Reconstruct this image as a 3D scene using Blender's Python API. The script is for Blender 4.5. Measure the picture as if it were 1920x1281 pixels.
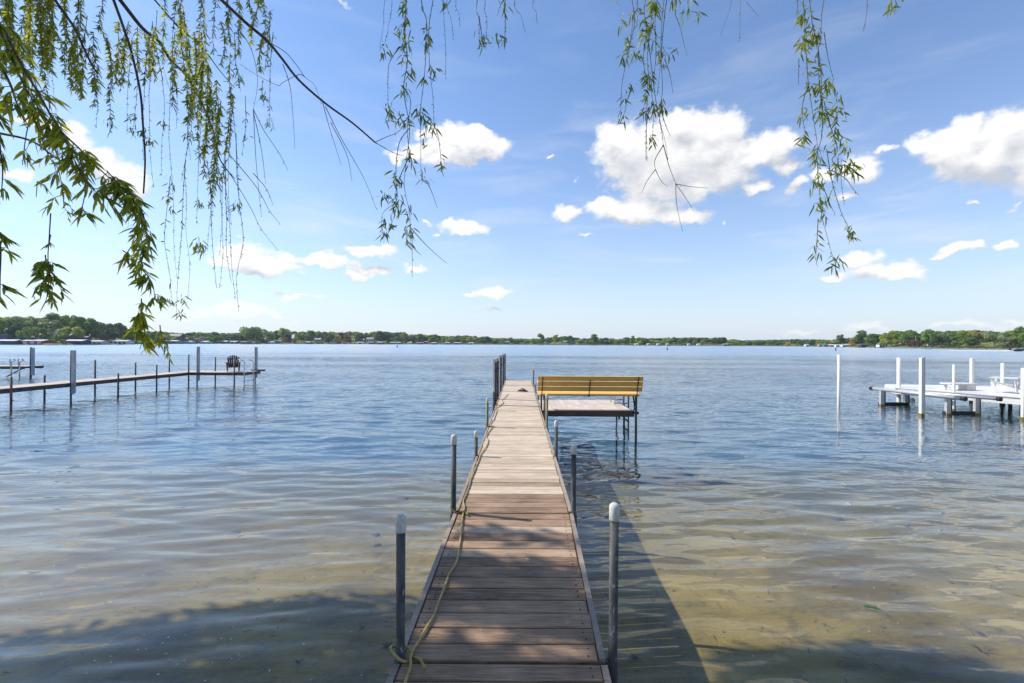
import bpy, math, random
import numpy as np
from mathutils import Vector, Matrix
random.seed(7); rng = np.random.default_rng(7)
R = math.radians; PI = math.pi
sc = bpy.context.scene
for o in list(bpy.data.objects): bpy.data.objects.remove(o)
COL = sc.collection

# ------------------------------------------------------------------ camera
F = 853.0; CX = 974.5; CY = 643.0; H = 2.62; ROLL = R(0.30)
cam = bpy.data.cameras.new('camera'); camo = bpy.data.objects.new('camera', cam); COL.objects.link(camo)
cam.sensor_width = 36; cam.lens = F/1920*36
cam.shift_x = -(CX-960)/1920; cam.shift_y = (CY-640.5)/1920
cam.clip_start = 0.05; cam.clip_end = 9000
camo.matrix_world = Matrix.Translation((0, 0, H)) @ Matrix.Rotation(R(90), 4, 'X') @ Matrix.Rotation(ROLL, 4, 'Z')
sc.camera = camo
def unroll(px, py):
    dx, dy = px-CX, CY-py
    return dx*math.cos(ROLL)-dy*math.sin(ROLL), dx*math.sin(ROLL)+dy*math.cos(ROLL)
def at(px, py, d):
    u, v = unroll(px, py); return Vector((u/F*d, d, H+v/F*d))
def yh(px): return CY+(px-CX)*math.tan(ROLL)

# ------------------------------------------------------------------ node helper
class NT:
    def __init__(s, nt): s.nt = nt
    def n(s, typ, **kw):
        nd = s.nt.nodes.new(typ)
        for k, v in kw.items():
            if k.startswith('i_'):
                key = k[2:]; key = int(key) if key.isdigit() else key.replace('_', ' ')
                sock = nd.inputs[key]
                if isinstance(v, bpy.types.NodeSocket): s.nt.links.new(v, sock)
                else: sock.default_value = v
            else: setattr(nd, k, v)
        return nd
    def m(s, op, a, b=None, c=None, clamp=False):
        nd = s.nt.nodes.new('ShaderNodeMath'); nd.operation = op; nd.use_clamp = clamp
        for i, v in enumerate((a, b, c)):
            if v is None: continue
            if isinstance(v, bpy.types.NodeSocket): s.nt.links.new(v, nd.inputs[i])
            else: nd.inputs[i].default_value = v
        return nd.outputs[0]
    def vm(s, op, a, b=None):
        nd = s.nt.nodes.new('ShaderNodeVectorMath'); nd.operation = op
        for i, v in enumerate((a, b)):
            if v is None: continue
            if isinstance(v, bpy.types.NodeSocket): s.nt.links.new(v, nd.inputs[i])
            else: nd.inputs[i].default_value = v
        return nd.outputs['Value'] if op in ('LENGTH', 'DOT_PRODUCT') else nd.outputs[0]
    def ss(s, v, a, b, lo=0.0, hi=1.0):
        nd = s.nt.nodes.new('ShaderNodeMapRange'); nd.interpolation_type = 'SMOOTHSTEP'
        s.nt.links.new(v, nd.inputs[0])
        for i, q in enumerate((a, b, lo, hi)): nd.inputs[i+1].default_value = q
        return nd.outputs[0]
    def mix(s, f, a, b, blend='MIX'):
        nd = s.nt.nodes.new('ShaderNodeMix'); nd.data_type = 'RGBA'; nd.blend_type = blend
        for i, v in ((0, f), (6, a), (7, b)):
            if isinstance(v, bpy.types.NodeSocket): s.nt.links.new(v, nd.inputs[i])
            elif i == 0: nd.inputs[0].default_value = v
            else: nd.inputs[i].default_value = (*v, 1) if len(v) == 3 else v
        return nd.outputs[2]
    def noise(s, vec, scale, detail=3, rough=.5, dist=0.0):
        nd = s.n('ShaderNodeTexNoise', i_Scale=scale, i_Detail=detail, i_Roughness=rough, i_Distortion=dist)
        s.nt.links.new(vec, nd.inputs['Vector']); return nd.outputs['Fac']
    def scaled(s, vec, sx, sy, sz, rot=0.0):
        nd = s.nt.nodes.new('ShaderNodeMapping'); s.nt.links.new(vec, nd.inputs[0])
        nd.inputs['Scale'].default_value = (sx, sy, sz); nd.inputs['Rotation'].default_value = (0, 0, rot)
        return nd.outputs[0]

# ------------------------------------------------------------------ sun and sky
SUN_EL = R(45); sh = Vector((-.975, .22, 0)).normalized()
SUN = Vector((sh.x*math.cos(SUN_EL), sh.y*math.cos(SUN_EL), math.sin(SUN_EL)))
sun = bpy.data.lights.new('sun', 'SUN'); sun.energy = 5.0; sun.angle = R(.55); sun.color = (1, .955, .88)
suno = bpy.data.objects.new('sun', sun); COL.objects.link(suno)
suno.rotation_euler = SUN.to_track_quat('Z', 'Y').to_euler(); suno.location = (-20, 5, 30)
w = bpy.data.worlds.new('World'); sc.world = w; w.use_nodes = True
w.node_tree.nodes.clear(); W = NT(w.node_tree)

def azel(px, py):
    u, v = unroll(px, py); return math.atan2(u, F), math.atan2(v, math.hypot(u, F))
# cumulus puffs: centre and radii measured on the photograph, stored as azimuth / elevation
PUFFS = [
 (1175,285,66,60,1),(1245,300,110,85,1),(1330,275,78,72,1),(1270,235,40,32,1),(1325,232,44,30,1),(1360,320,60,50,1),(1235,355,90,40,.8),(1150,250,32,20,1),
 (1450,262,46,24,1.05),(1420,295,60,30,.95),(1395,275,50,26,.9),(1415,350,34,16,.8),(1480,305,42,22,.85),(1310,350,90,34,.7),
 (1062,397,32,20,.9),(1135,388,50,17,.9),(1195,396,90,26,1),(1280,405,60,20,.9),
 (1500,346,34,20,.8),(1545,330,40,24,.8),(1612,322,46,36,.85),(1580,365,60,14,.4),
 (1725,270,40,26,1),(1790,278,88,46,1),(1850,295,110,58,1),(1885,242,60,38,1),(1950,300,90,80,1),(1805,245,50,24,1),(1660,282,34,12,.6),
 (1610,490,46,16,.9),(1650,512,80,18,1),(1700,518,60,12,.9),(1570,520,50,14,.6),
 (1795,466,42,17,.9),(1830,460,28,12,.8),(1775,480,40,9,.6),(1890,460,34,8,.7),(1910,390,30,20,.35),
 (855,262,60,28,1),(905,278,52,32,1),(830,288,80,26,1),(760,296,44,12,.7),(800,250,34,18,.8),(890,250,40,18,.9),
 (870,430,52,15,.9),(850,424,26,10,.9),(800,418,20,8,.5),(815,440,12,5,.4),
 (470,482,60,24,1),(500,500,70,18,1),(430,492,50,14,.9),(545,486,28,12,.9),(615,489,68,14,.9),(595,482,26,10,.9),
 (700,470,56,12,.9),(690,505,48,13,.85),(665,516,40,9,.8),(780,500,34,11,.7),(560,506,22,7,.7),
 (560,555,70,8,.6),(430,584,80,16,.8),(490,586,60,14,.7),(550,600,50,6,.4),(370,592,50,10,.5),
 (925,546,44,14,.85),(880,548,26,8,.5),(922,580,30,9,.6),(895,590,40,5,.35),(660,589,14,4,.35),
 (120,250,70,26,.75),(60,230,50,20,.7),(180,290,60,26,.9),(225,330,56,34,1),(140,330,40,14,.6),(40,330,50,18,.7),(255,360,40,24,.8),(-60,300,80,50,.9),
 (635,6,34,12,.55),(1075,340,24,28,.32),(1030,292,10,7,.5),(1095,438,40,6,.45),(1820,385,30,8,.35),(1360,420,14,5,.3),
 (1620,618,80,14,.6),(1800,612,120,12,.55),(1500,626,70,8,.5),(1900,600,90,8,.35),(330,622,60,12,.5),
 (-400,300,200,90,.9),(-300,520,150,30,.9),(2300,380,200,70,.9),(2350,540,150,26,.9)]
def cloud_group(name, puffs):
    g = bpy.data.node_groups.new(name, 'ShaderNodeTree')
    g.interface.new_socket('P', in_out='INPUT', socket_type='NodeSocketVector')
    g.interface.new_socket('D', in_out='OUTPUT', socket_type='NodeSocketFloat')
    G = NT(g); gi = g.nodes.new('NodeGroupInput'); go_ = g.nodes.new('NodeGroupOutput'); P = gi.outputs[0]
    wn = G.n('ShaderNodeTexNoise', i_Scale=24.0, i_Detail=3.0, i_Roughness=.5); g.links.new(P, wn.inputs['Vector'])
    wv = G.vm('SCALE', G.vm('SUBTRACT', wn.outputs['Color'], (.5, .5, .5))); wv.node.inputs['Scale'].default_value = .050
    PW = G.vm('ADD', P, wv); acc = None
    for (cx, cy, rx, ry, amp) in puffs:
        a, e = azel(cx, cy); a2, _ = azel(cx+rx, cy); _, e2 = azel(cx, cy-ry)
        q = G.vm('MULTIPLY', G.vm('SUBTRACT', PW, (a, e, 0)), (1/max(a2-a, .004), 1/max(e2-e, .003), 0))
        f = G.m('MULTIPLY_ADD', G.vm('LENGTH', q), -1.0, amp)
        if acc is None: acc = f
        else:
            nd = G.n('ShaderNodeMath', operation='SMOOTH_MAX'); g.links.new(acc, nd.inputs[0]); g.links.new(f, nd.inputs[1]); nd.inputs[2].default_value = .22
            acc = nd.outputs[0]
    n1 = G.noise(G.scaled(P, 1, 1.5, 1), 15, 10, .68, .15)
    acc = G.m('ADD', acc, G.m('MULTIPLY', G.m('SUBTRACT', n1, .5), 1.55))
    g.links.new(acc, go_.inputs[0]); return g

tc = W.n('ShaderNodeTexCoord'); sep = W.n('ShaderNodeSeparateXYZ'); w.node_tree.links.new(tc.outputs['Generated'], sep.inputs[0])
az = W.m('ARCTAN2', sep.outputs[0], sep.outputs[1]); el = W.m('ARCSINE', sep.outputs[2])
cmb = W.n('ShaderNodeCombineXYZ'); w.node_tree.links.new(az, cmb.inputs[0]); w.node_tree.links.new(el, cmb.inputs[1])
sky = W.n('ShaderNodeTexSky', sky_type='NISHITA', sun_disc=False, sun_elevation=SUN_EL, sun_rotation=math.atan2(SUN.x, SUN.y),
          altitude=200.0, air_density=1.0, dust_density=0.45, ozone_density=2.2)
SKY = 0.113
# the Nishita sky, with the pale summer haze band that lies over the lake's horizon
elc = W.m('MAXIMUM', el, 0.0)
band = W.m('POWER', 2.718, W.m('MULTIPLY', elc, -5.2))
skyc = W.mix(1.0, sky.outputs[0], (1.22, 1.44, 1.68), 'MULTIPLY')
leftw = W.ss(az, .6, -1.1, 0, 1)
hazec = W.mix(leftw, (6.0, 6.35, 6.9), (6.5, 6.75, 7.1))
base = W.mix(W.m('MULTIPLY', band, .88), skyc, hazec)
# thin cirrus
cir = W.noise(W.scaled(cmb.outputs[0], 1.3, 7, 1, R(8)), 2.2, 6, .6, .5)
cir = W.m('MULTIPLY', W.ss(cir, .46, .78), W.ss(el, .70, .25, .04, .42))
base = W.mix(cir, base, (7.2, 7.5, 7.9))
lowfade = W.ss(el, 0.0, .12, .6, .98)
def sky_with(puffs, name):
    g = cloud_group(name, puffs)
    def field(vec):
        nd = w.node_tree.nodes.new('ShaderNodeGroup'); nd.node_tree = g; w.node_tree.links.new(vec, nd.inputs[0]); return nd.outputs[0]
    D1 = field(cmb.outputs[0]); D2 = field(W.vm('ADD', cmb.outputs[0], (-.012, .036, 0)))
    lit = W.m('MULTIPLY_ADD', W.m('SUBTRACT', D1, D2), 1.0, .56, clamp=True)
    ccol = W.mix(lit, (4.9, 5.15, 5.7), (8.3, 8.25, 8.15))
    alpha = W.m('MULTIPLY', W.ss(D1, -.18, .32), lowfade)
    return W.n('ShaderNodeBackground', i_Color=W.mix(alpha, base, ccol), i_Strength=SKY).outputs[0]
plain = W.n('ShaderNodeBackground', i_Color=base, i_Strength=SKY).outputs[0]
EDGE = [-900, 330, 640, 1010, 1400, 1650, 2700]
def az_of(px): return azel(px, 400)[0]
sh_ = plain; bins = []
for i in range(len(EDGE)-1):
    a0, a1 = az_of(EDGE[i]), az_of(EDGE[i+1]); sel = []
    for q in PUFFS:
        l, r = azel(q[0]-q[2], q[1])[0], azel(q[0]+q[2], q[1])[0]; mgn = .05+.5*(r-l)
        if r+mgn > a0 and l-mgn < a1: sel.append(q)
    bins.append((a0, a1, sky_with(sel, f'cloud_field_{i}')))
cur = bins[-1][2]
for i in range(len(bins)-2, -1, -1):
    mx = W.n('ShaderNodeMixShader', i_0=W.m('GREATER_THAN', az, bins[i][1]), i_1=bins[i][2], i_2=cur); cur = mx.outputs[0]
inb = W.m('MULTIPLY', W.m('MULTIPLY', W.m('LESS_THAN', el, .62), W.m('GREATER_THAN', el, -.02)), W.m('MULTIPLY', W.m('GREATER_THAN', az, bins[0][0]), W.m('LESS_THAN', az, bins[-1][1])))
mx = W.n('ShaderNodeMixShader', i_0=inb, i_1=plain, i_2=cur); wo = W.n('ShaderNodeOutputWorld'); w.node_tree.links.new(mx.outputs[0], wo.inputs[0])
sc.view_settings.view_transform = 'Standard'; sc.view_settings.look = 'None'; sc.view_settings.exposure = 0.14; sc.view_settings.gamma = 1.0
sc.cycles.max_bounces = 8; sc.cycles.transparent_max_bounces = 24; sc.cycles.volume_bounces = 1
sc.cycles.caustics_reflective = False; sc.cycles.caustics_refractive = False

# ------------------------------------------------------------------ materials
MAT = {}
def new_mat(name):
    m = bpy.data.materials.new(name); m.use_nodes = True; m.node_tree.nodes.clear()
    t = NT(m.node_tree); out = t.n('ShaderNodeOutputMaterial'); MAT[name] = m
    return m, t, out
def coords(t): return t.n('ShaderNodeTexCoord').outputs['Object']
def geo(t): return t.n('ShaderNodeNewGeometry').outputs['Position']
def tint(t): return t.n('ShaderNodeAttribute', attribute_name='tint').outputs['Fac']
def mottled(name, c1, c2, scale=8.0, rough=.6, metal=0.0, bump=.002, stretch=(1, 1, 1), spec=.4, detail=5, wear=None):
    m, t, out = new_mat(name); v = t.scaled(coords(t), *stretch)
    n = t.noise(v, scale, detail, .6)
    c = t.mix(t.ss(n, .32, .68), c1, c2)
    if wear:
        n2 = t.noise(v, scale*3.1, 4, .7); c = t.mix(t.ss(n2, .60, .72), c, wear)
    rr = t.m('MULTIPLY_ADD', n, .3, rough-.15)
    b = t.n('ShaderNodeBump', i_Height=n, i_Strength=1.0, i_Distance=bump)
    p = t.n('ShaderNodeBsdfPrincipled', i_Base_Color=c, i_Roughness=rr, i_Metallic=metal, i_Normal=b.outputs[0])
    p.inputs['Specular IOR Level'].default_value = spec
    m.node_tree.links.new(p.outputs[0], out.inputs[0]); return m
mottled('galvanized', (.028, .028, .028), (.105, .105, .10), 16, .6, .1, .0012, (1, 1, .25), wear=(.34, .33, .31))
mottled('olive_post', (.10, .11, .05), (.19, .19, .10), 14, .55, .2, .001, (1, 1, .3))
mottled('rusty_post', (.13, .06, .035), (.22, .15, .11), 14, .65, .2, .001, (1, 1, .3))
mottled('dark_post', (.035, .035, .045), (.09, .09, .10), 14, .55, .3, .001, (1, 1, .25))
mottled('cap_plastic', (.46, .44, .40), (.66, .64, .60), 30, .55, 0, .001, wear=(.30, .27, .23))
mottled('white_vinyl', (.68, .65, .60), (.77, .74, .69), 6, .4, 0, .0005)
mottled('grey_guard', (.34, .36, .40), (.48, .50, .55), 6, .45, 0, .0005, (1, 1, .3))
mottled('white_paint', (.56, .54, .51), (.70, .68, .65), 12, .5, 0, .001, wear=(.62, .60, .56))
mottled('algae', (.30, .22, .06), (.16, .12, .04), 20, .8, 0, .002)
mottled('aluminium', (.48, .45, .43), (.62, .59, .57), 6, .42, .35, .0005, (.3, 3, 3))
mottled('stainless', (.42, .43, .44), (.55, .56, .57), 8, .25, .8, .0003)
mottled('black_rubber', (.015, .015, .017), (.03, .03, .033), 20, .6)
mottled('black_iron', (.02, .018, .02), (.06, .04, .04), 30, .55, .3)
mottled('brown_iron', (.07, .025, .015), (.12, .05, .03), 30, .6, .2)
mottled('dark_wood', (.055, .035, .028), (.12, .08, .06), 10, .7, 0, .003, (.3, 3, 3))
mottled('yellow_wood', (.78, .41, .08), (.86, .53, .14), 9, .42, 0, .002, (.25, 4, 4), wear=(.50, .26, .06))
mottled('chair_wood', (.075, .040, .028), (.14, .08, .055), 9, .55, 0, .002, (1, 1, .2))
mottled('hose', (.27, .20, .055), (.42, .33, .11), 25, .45, 0, .0008)
mottled('bark', (.05, .035, .025), (.12, .085, .06), 20, .85, 0, .01, (1, 1, .3))
mottled('twig', (.07, .05, .025), (.14, .11, .05), 40, .7)
mottled('stone', (.05, .045, .04), (.14, .12, .10), 12, .8, 0, .01)
mottled('weed', (.05, .045, .02), (.14, .12, .05), 20, .8)
mottled('foam', (.75, .77, .78), (.85, .86, .87), 3, .6)
for nm, c in dict(wall_navy=(.03, .045, .09), wall_red=(.52, .03, .05), wall_cream=(.62, .58, .48), wall_white=(.75, .75, .75), wall_grey=(.26, .27, .31),
                  wall_lavender=(.42, .42, .60), wall_teal=(.05, .24, .22), wall_dark=(.05, .05, .055), wall_tan=(.42, .30, .20), wall_pink=(.38, .27, .25), wall_blue=(.08, .17, .35),
                  roof_pale=(.52, .52, .54), roof_red=(.45, .17, .10), roof_dark=(.08, .08, .09), roof_grey=(.28, .29, .31), door_dark=(.04, .05, .10), door_white=(.72, .72, .72),
                  window_glass=(.04, .06, .08), hull_navy=(.02, .025, .05)).items():
    mottled(nm, tuple(x*.85 for x in c), tuple(min(x*1.12, .85) for x in c), 1.5, .6)

def wood(name, dark, light, near=None):
    m, t, out = new_mat(name); v = coords(t); tn = tint(t)
    off = t.n('ShaderNodeCombineXYZ'); m.node_tree.links.new(t.m('MULTIPLY', tn, 37.0), off.inputs[2]); m.node_tree.links.new(t.m('MULTIPLY', tn, 11.0), off.inputs[0])
    v2 = t.vm('ADD', v, off.outputs[0])
    grain = t.noise(t.scaled(v2, 1.3, 34, 9), 2.6, 7, .62, .6)
    fine = t.noise(t.scaled(v2, 4, 150, 30), 2.2, 4, .6)
    blot = t.noise(v2, 2.3, 4, .55)
    f = t.m('ADD', t.m('MULTIPLY', t.ss(grain, .3, .72), .50), t.m('ADD', t.m('MULTIPLY', t.ss(blot, .3, .7), .30), t.m('MULTIPLY', tn, .30)), clamp=True)
    c = t.mix(f, dark, light)
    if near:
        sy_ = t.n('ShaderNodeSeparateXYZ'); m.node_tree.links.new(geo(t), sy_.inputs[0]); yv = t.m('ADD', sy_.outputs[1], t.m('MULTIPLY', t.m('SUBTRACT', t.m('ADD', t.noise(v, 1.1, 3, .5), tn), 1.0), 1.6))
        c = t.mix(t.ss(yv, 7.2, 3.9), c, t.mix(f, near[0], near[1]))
    c = t.mix(t.ss(fine, .60, .74, 0, .55), c, tuple(x*.32 for x in dark))
    c = t.mix(t.ss(t.noise(v2, 5.0, 5, .7), .64, .75, 0, .40), c, tuple(min(1, x*1.25) for x in light))
    vo = t.n('ShaderNodeTexVoronoi', feature='F1', i_Scale=2.3, i_Randomness=1.0); m.node_tree.links.new(t.scaled(v2, 1, 1.8, .2), vo.inputs['Vector'])
    kn = t.ss(vo.outputs['Distance'], .075, .035)
    c = t.mix(t.m('MULTIPLY', kn, .65), c, tuple(x*.45 for x in dark))
    hgt = t.m('SUBTRACT', t.m('ADD', grain, t.m('MULTIPLY', fine, .8)), t.m('MULTIPLY', kn, .4))
    b = t.n('ShaderNodeBump', i_Height=hgt, i_Strength=1.0, i_Distance=.0035)
    p = t.n('ShaderNodeBsdfPrincipled', i_Base_Color=c, i_Roughness=t.m('MULTIPLY_ADD', grain, .3, .52), i_Normal=b.outputs[0])
    p.inputs['Specular IOR Level'].default_value = .3
    m.node_tree.links.new(p.outputs[0], out.inputs[0]); return m
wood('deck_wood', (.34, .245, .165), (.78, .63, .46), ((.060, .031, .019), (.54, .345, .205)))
wood('rail_wood', (.19, .14, .105), (.42, .34, .27))
wood('platform_wood', (.42, .33, .26), (.72, .60, .49))

def leafmat(name, c_dark, c_light, trans=.35, obj=False):
    m, t, out = new_mat(name); tn = tint(t)
    if obj:
        oc = t.n('ShaderNodeObjectInfo').outputs['Color']
        c = t.mix(tn, t.mix(1, oc, (.55, .62, .62), 'MULTIPLY'), t.mix(1, oc, (1.5, 1.4, 1.15), 'MULTIPLY'))
    else: c = t.mix(tn, c_dark, c_light)
    p = t.n('ShaderNodeBsdfPrincipled', i_Base_Color=c, i_Roughness=.5); p.inputs['Specular IOR Level'].default_value = .3
    tr = t.n('ShaderNodeBsdfTranslucent', i_Color=t.mix(1, c, (1.5, 1.4, .7), 'MULTIPLY'))
    mx = t.n('ShaderNodeMixShader', i_0=trans, i_1=p.outputs[0], i_2=tr.outputs[0])
    m.node_tree.links.new(mx.outputs[0], out.inputs[0])
leafmat('willow_leaf', (.085, .15, .018), (.42, .44, .05), .5)
leafmat('tree_leaf', None, None, .38, True)
leafmat('floating_leaf', (.25, .42, .08), (.3, .5, .1), .2)

# lakebed: sand, silt, weed patches, and blue standing in for the deep water's light
m, t, out = new_mat('lakebed'); v = geo(t)
a1 = t.noise(v, .55, 5, .6); a2 = t.noise(v, 3.4, 6, .65); a3 = t.noise(v, 46, 4, .7)
c = t.mix(t.ss(a1, .34, .66), (.16, .11, .028), (.32, .23, .062))
c = t.mix(t.ss(a2, .50, .68, 0, .55), c, (.085, .062, .030))
c = t.mix(t.ss(a3, .57, .70, 0, .6), c, (.08, .062, .034))
c = t.mix(t.ss(a3, .36, .27, 0, .55), c, (.42, .33, .18))
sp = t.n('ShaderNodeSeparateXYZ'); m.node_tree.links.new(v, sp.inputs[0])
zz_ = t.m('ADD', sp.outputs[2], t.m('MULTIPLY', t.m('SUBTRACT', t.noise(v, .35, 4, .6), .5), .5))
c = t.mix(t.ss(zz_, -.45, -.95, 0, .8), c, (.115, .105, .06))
c = t.mix(t.ss(zz_, -.8, -1.6), c, (.065, .15, .235))  # blue painted on the deep bed imitates light scattered in the water above
bank = t.ss(sp.outputs[2], -.02, .25); c = t.mix(bank, c, t.mix(a2, (.06, .09, .02), (.12, .13, .04)))
rip = t.noise(t.scaled(v, .8, 3.6, 1, R(6)), 2.4, 3, .5)
b = t.n('ShaderNodeBump', i_Height=t.m('ADD', rip, t.m('MULTIPLY', a3, .18)), i_Strength=1, i_Distance=.09)
p = t.n('ShaderNodeBsdfPrincipled', i_Base_Color=c, i_Roughness=.9, i_Normal=b.outputs[0]); m.node_tree.links.new(p.outputs[0], out.inputs[0])

# water
m, t, out = new_mat('water'); v = geo(t)
def wob(scale, sx, sy, rot, det, dist=.4, rough=.5): return t.noise(t.scaled(v, sx, sy, 1, rot), scale, det, rough, dist)
w3 = wob(1.0, 2.6, 8, R(12), 1, .5); w2 = wob(1.0, .9, 2.8, R(-7), 1, .6)
sy = t.n('ShaderNodeSeparateXYZ'); m.node_tree.links.new(v, sy.inputs[0]); yy_ = sy.outputs[1]
calm = t.noise(t.scaled(v, .02, .08, 1, R(5)), 1.0, 2, .5); gust = t.ss(calm, .35, .65, .6, 1.3)
hsum = t.m('ADD', t.m('MULTIPLY', w3, t.ss(yy_, 3.0, 14.0, .003, .028)), t.m('ADD', t.m('MULTIPLY', w2, t.ss(yy_, 10.0, 45.0, .0, .06)), t.m('MULTIPLY', wob(1.0, 1.1, 4.5, R(3), 2, .8), t.ss(yy_, 7.0, 24.0, .0, .05))))
hsum = t.m('MULTIPLY', t.m('MULTIPLY', hsum, gust), t.ss(yy_, 25.0, 140.0, 1.0, .22))
b = t.n('ShaderNodeBump', i_Height=hsum, i_Strength=1.0, i_Distance=1.0)
# at grazing angles only the wave faces turned towards the viewer are seen: lean the far normals accordingly
inc = t.n('ShaderNodeNewGeometry').outputs['Incoming']; ih = t.vm('MULTIPLY', inc, (1, 1, 0)); si = t.n('ShaderNodeSeparateXYZ'); m.node_tree.links.new(inc, si.inputs[0])
kf = t.ss(si.outputs[2], .14, .010, .0, .085); sc_ = t.vm('SCALE', ih); m.node_tree.links.new(kf, sc_.node.inputs['Scale'])
nn_ = t.vm('NORMALIZE', t.vm('ADD', b.outputs[0], sc_)); nf_ = t.vm('NORMALIZE', t.vm('ADD', b.outputs[0], t.vm('MULTIPLY', sc_, (.25, .25, .25))))
bf = t.n('ShaderNodeNewGeometry').outputs['Backfacing']   # the same reflectance from both sides, so light reaches the bed
fr = t.n('ShaderNodeFresnel', i_IOR=t.m('POWER', t.ss(t.m('ABSOLUTE', si.outputs[2]), .52, .34, 1.34, 1.85), t.m('MULTIPLY_ADD', bf, -2.0, 1.0)), i_Normal=nf_)
gl = t.n('ShaderNodeBsdfGlossy', i_Color=(1, 1, 1, 1), i_Roughness=.02, i_Normal=nn_)
tr = t.n('ShaderNodeBsdfTransparent', i_Color=(.97, .98, .96, 1))
mx = t.n('ShaderNodeMixShader', i_0=fr.outputs[0], i_1=tr.outputs[0], i_2=gl.outputs[0])
m.node_tree.links.new(mx.outputs[0], out.inputs[0])
va = t.n('ShaderNodeVolumeAbsorption', i_Color=(.60, .70, .70, 1), i_Density=.10); m.node_tree.links.new(va.outputs[0], out.inputs['Volume'])

# far land
m, t, out = new_mat('far_ground'); v = geo(t)
a1 = t.noise(v, .05, 5, .6); a2 = t.noise(v, .6, 5, .6)
c = t.mix(t.ss(a1, .42, .6), (.045, .055, .02), (.16, .19, .045)); c = t.mix(t.ss(a2, .5, .7, 0, .6), c, (.05, .05, .025))
sp = t.n('ShaderNodeSeparateXYZ'); m.node_tree.links.new(v, sp.inputs[0])
c = t.mix(t.ss(sp.outputs[2], .9, .35, 0, .85), c, t.mix(a2, (.10, .085, .07), (.34, .28, .22)))
p = t.n('ShaderNodeBsdfPrincipled', i_Base_Color=c, i_Roughness=.9); m.node_tree.links.new(p.outputs[0], out.inputs[0])

# ------------------------------------------------------------------ mesh helpers
class MB:
    def __init__(s): s.v = []; s.f = []; s.t = []
    def quad(s, pts, t=.5):
        i = len(s.v); s.v += [tuple(p) for p in pts]; s.f.append(tuple(range(i, i+len(pts)))); s.t.append(t)
    def hexa(s, p, t=.5):      # p: 8 points, bottom 4 then top 4
        i = len(s.v); s.v += [tuple(q) for q in p]
        for q in ((3,2,1,0), (4,5,6,7), (0,1,5,4), (1,2,6,5), (2,3,7,6), (3,0,4,7)): s.f.append(tuple(i+k for k in q)); s.t.append(t)
    def box(s, c, d, rz=0, rx=0, ry=0, t=.5):
        M = Matrix.Translation(c) @ Matrix.Rotation(rz, 4, 'Z') @ Matrix.Rotation(ry, 4, 'Y') @ Matrix.Rotation(rx, 4, 'X')
        x, y, z = d[0]/2, d[1]/2, d[2]/2
        s.hexa([M @ Vector(q) for q in ((-x,-y,-z),(x,-y,-z),(x,y,-z),(-x,y,-z),(-x,-y,z),(x,-y,z),(x,y,z),(-x,y,z))], t)
    def beam(s, a, b, wd, ht, up=(0, 0, 1), t=.5):
        a, b, up = Vector(a), Vector(b), Vector(up); d = (b-a).normalized(); sx = d.cross(up).normalized()*wd/2; u = sx.cross(d).normalized()*ht/2
        s.hexa([a-sx-u, a+sx-u, b+sx-u, b-sx-u, a-sx+u, a+sx+u, b+sx+u, b-sx+u], t)
    def tube(s, pts, r, seg=8, t=.5, closed=False):
        pts = [Vector(p) for p in pts]; n = len(pts); rings = []
        rr = r if hasattr(r, '__len__') else [r]*n
        ref = None
        for k, p in enumerate(pts):
            d = (pts[(k+1) % n if closed else min(k+1, n-1)]-pts[(k-1) % n if closed else max(k-1, 0)])
            if d.length < 1e-9: d = Vector((0, 0, 1))
            d.normalize()
            if ref is None: ref = Vector((1, 0, 0)) if abs(d.x) < .8 else Vector((0, 1, 0))
            a = (ref-d*ref.dot(d)).normalized(); ref = a; bb = d.cross(a)
            i = len(s.v)
            for j in range(seg):
                an = 2*PI*j/seg; s.v.append(tuple(p+(a*math.cos(an)+bb*math.sin(an))*rr[k]))
            rings.append(i)
        for k in range(n if closed else n-1):
            i, j = rings[k], rings[(k+1) % n]
            for q in range(seg): s.f.append((i+q, i+(q+1) % seg, j+(q+1) % seg, j+q)); s.t.append(t)
        if not closed:
            s.f.append(tuple(rings[0]+q for q in reversed(range(seg)))); s.f.append(tuple(rings[-1]+q for q in range(seg))); s.t += [t, t]
    def cyl(s, x, y, z0, z1, r, seg=12, lean=(0, 0)): s.tube([(x, y, z0), (x+lean[0], y+lean[1], z1)], r, seg)
    def build(s, name, mat, parent=None, smooth=False):
        me = bpy.data.meshes.new(name); me.from_pydata(s.v, [], s.f)
        me.materials.append(MAT[mat])
        at_ = me.attributes.new('tint', 'FLOAT', 'FACE'); at_.data.foreach_set('value', np.array(s.t, dtype=np.float32))
        if smooth: me.polygons.foreach_set('use_smooth', [True]*len(me.polygons))
        me.update(); o = bpy.data.objects.new(name, me); COL.objects.link(o)
        if parent: o.parent = parent; o.matrix_parent_inverse = parent.matrix_basis.inverted()
        return o
def thing(name, label, cat, loc=(0, 0, 0), group=None):
    o = bpy.data.objects.new(name, None); COL.objects.link(o); o.location = loc; o.empty_display_size = .2
    return tag(o, label, cat, group)
def tag(o, label, cat, group=None):
    o['label'] = label; o['category'] = cat
    if group: o['group'] = group
    return o
def smooth_path(pts, n=6):
    pts = [Vector(p) for p in pts]; out = []
    for i in range(len(pts)-1):
        p0, p1, p2, p3 = pts[max(i-1, 0)], pts[i], pts[i+1], pts[min(i+2, len(pts)-1)]
        for k in range(n):
            u = k/n; out.append(.5*((2*p1)+(-p0+p2)*u+(2*p0-5*p1+4*p2-p3)*u*u+(-p0+3*p1-3*p2+p3)*u**3))
    out.append(pts[-1]); return out

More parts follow.
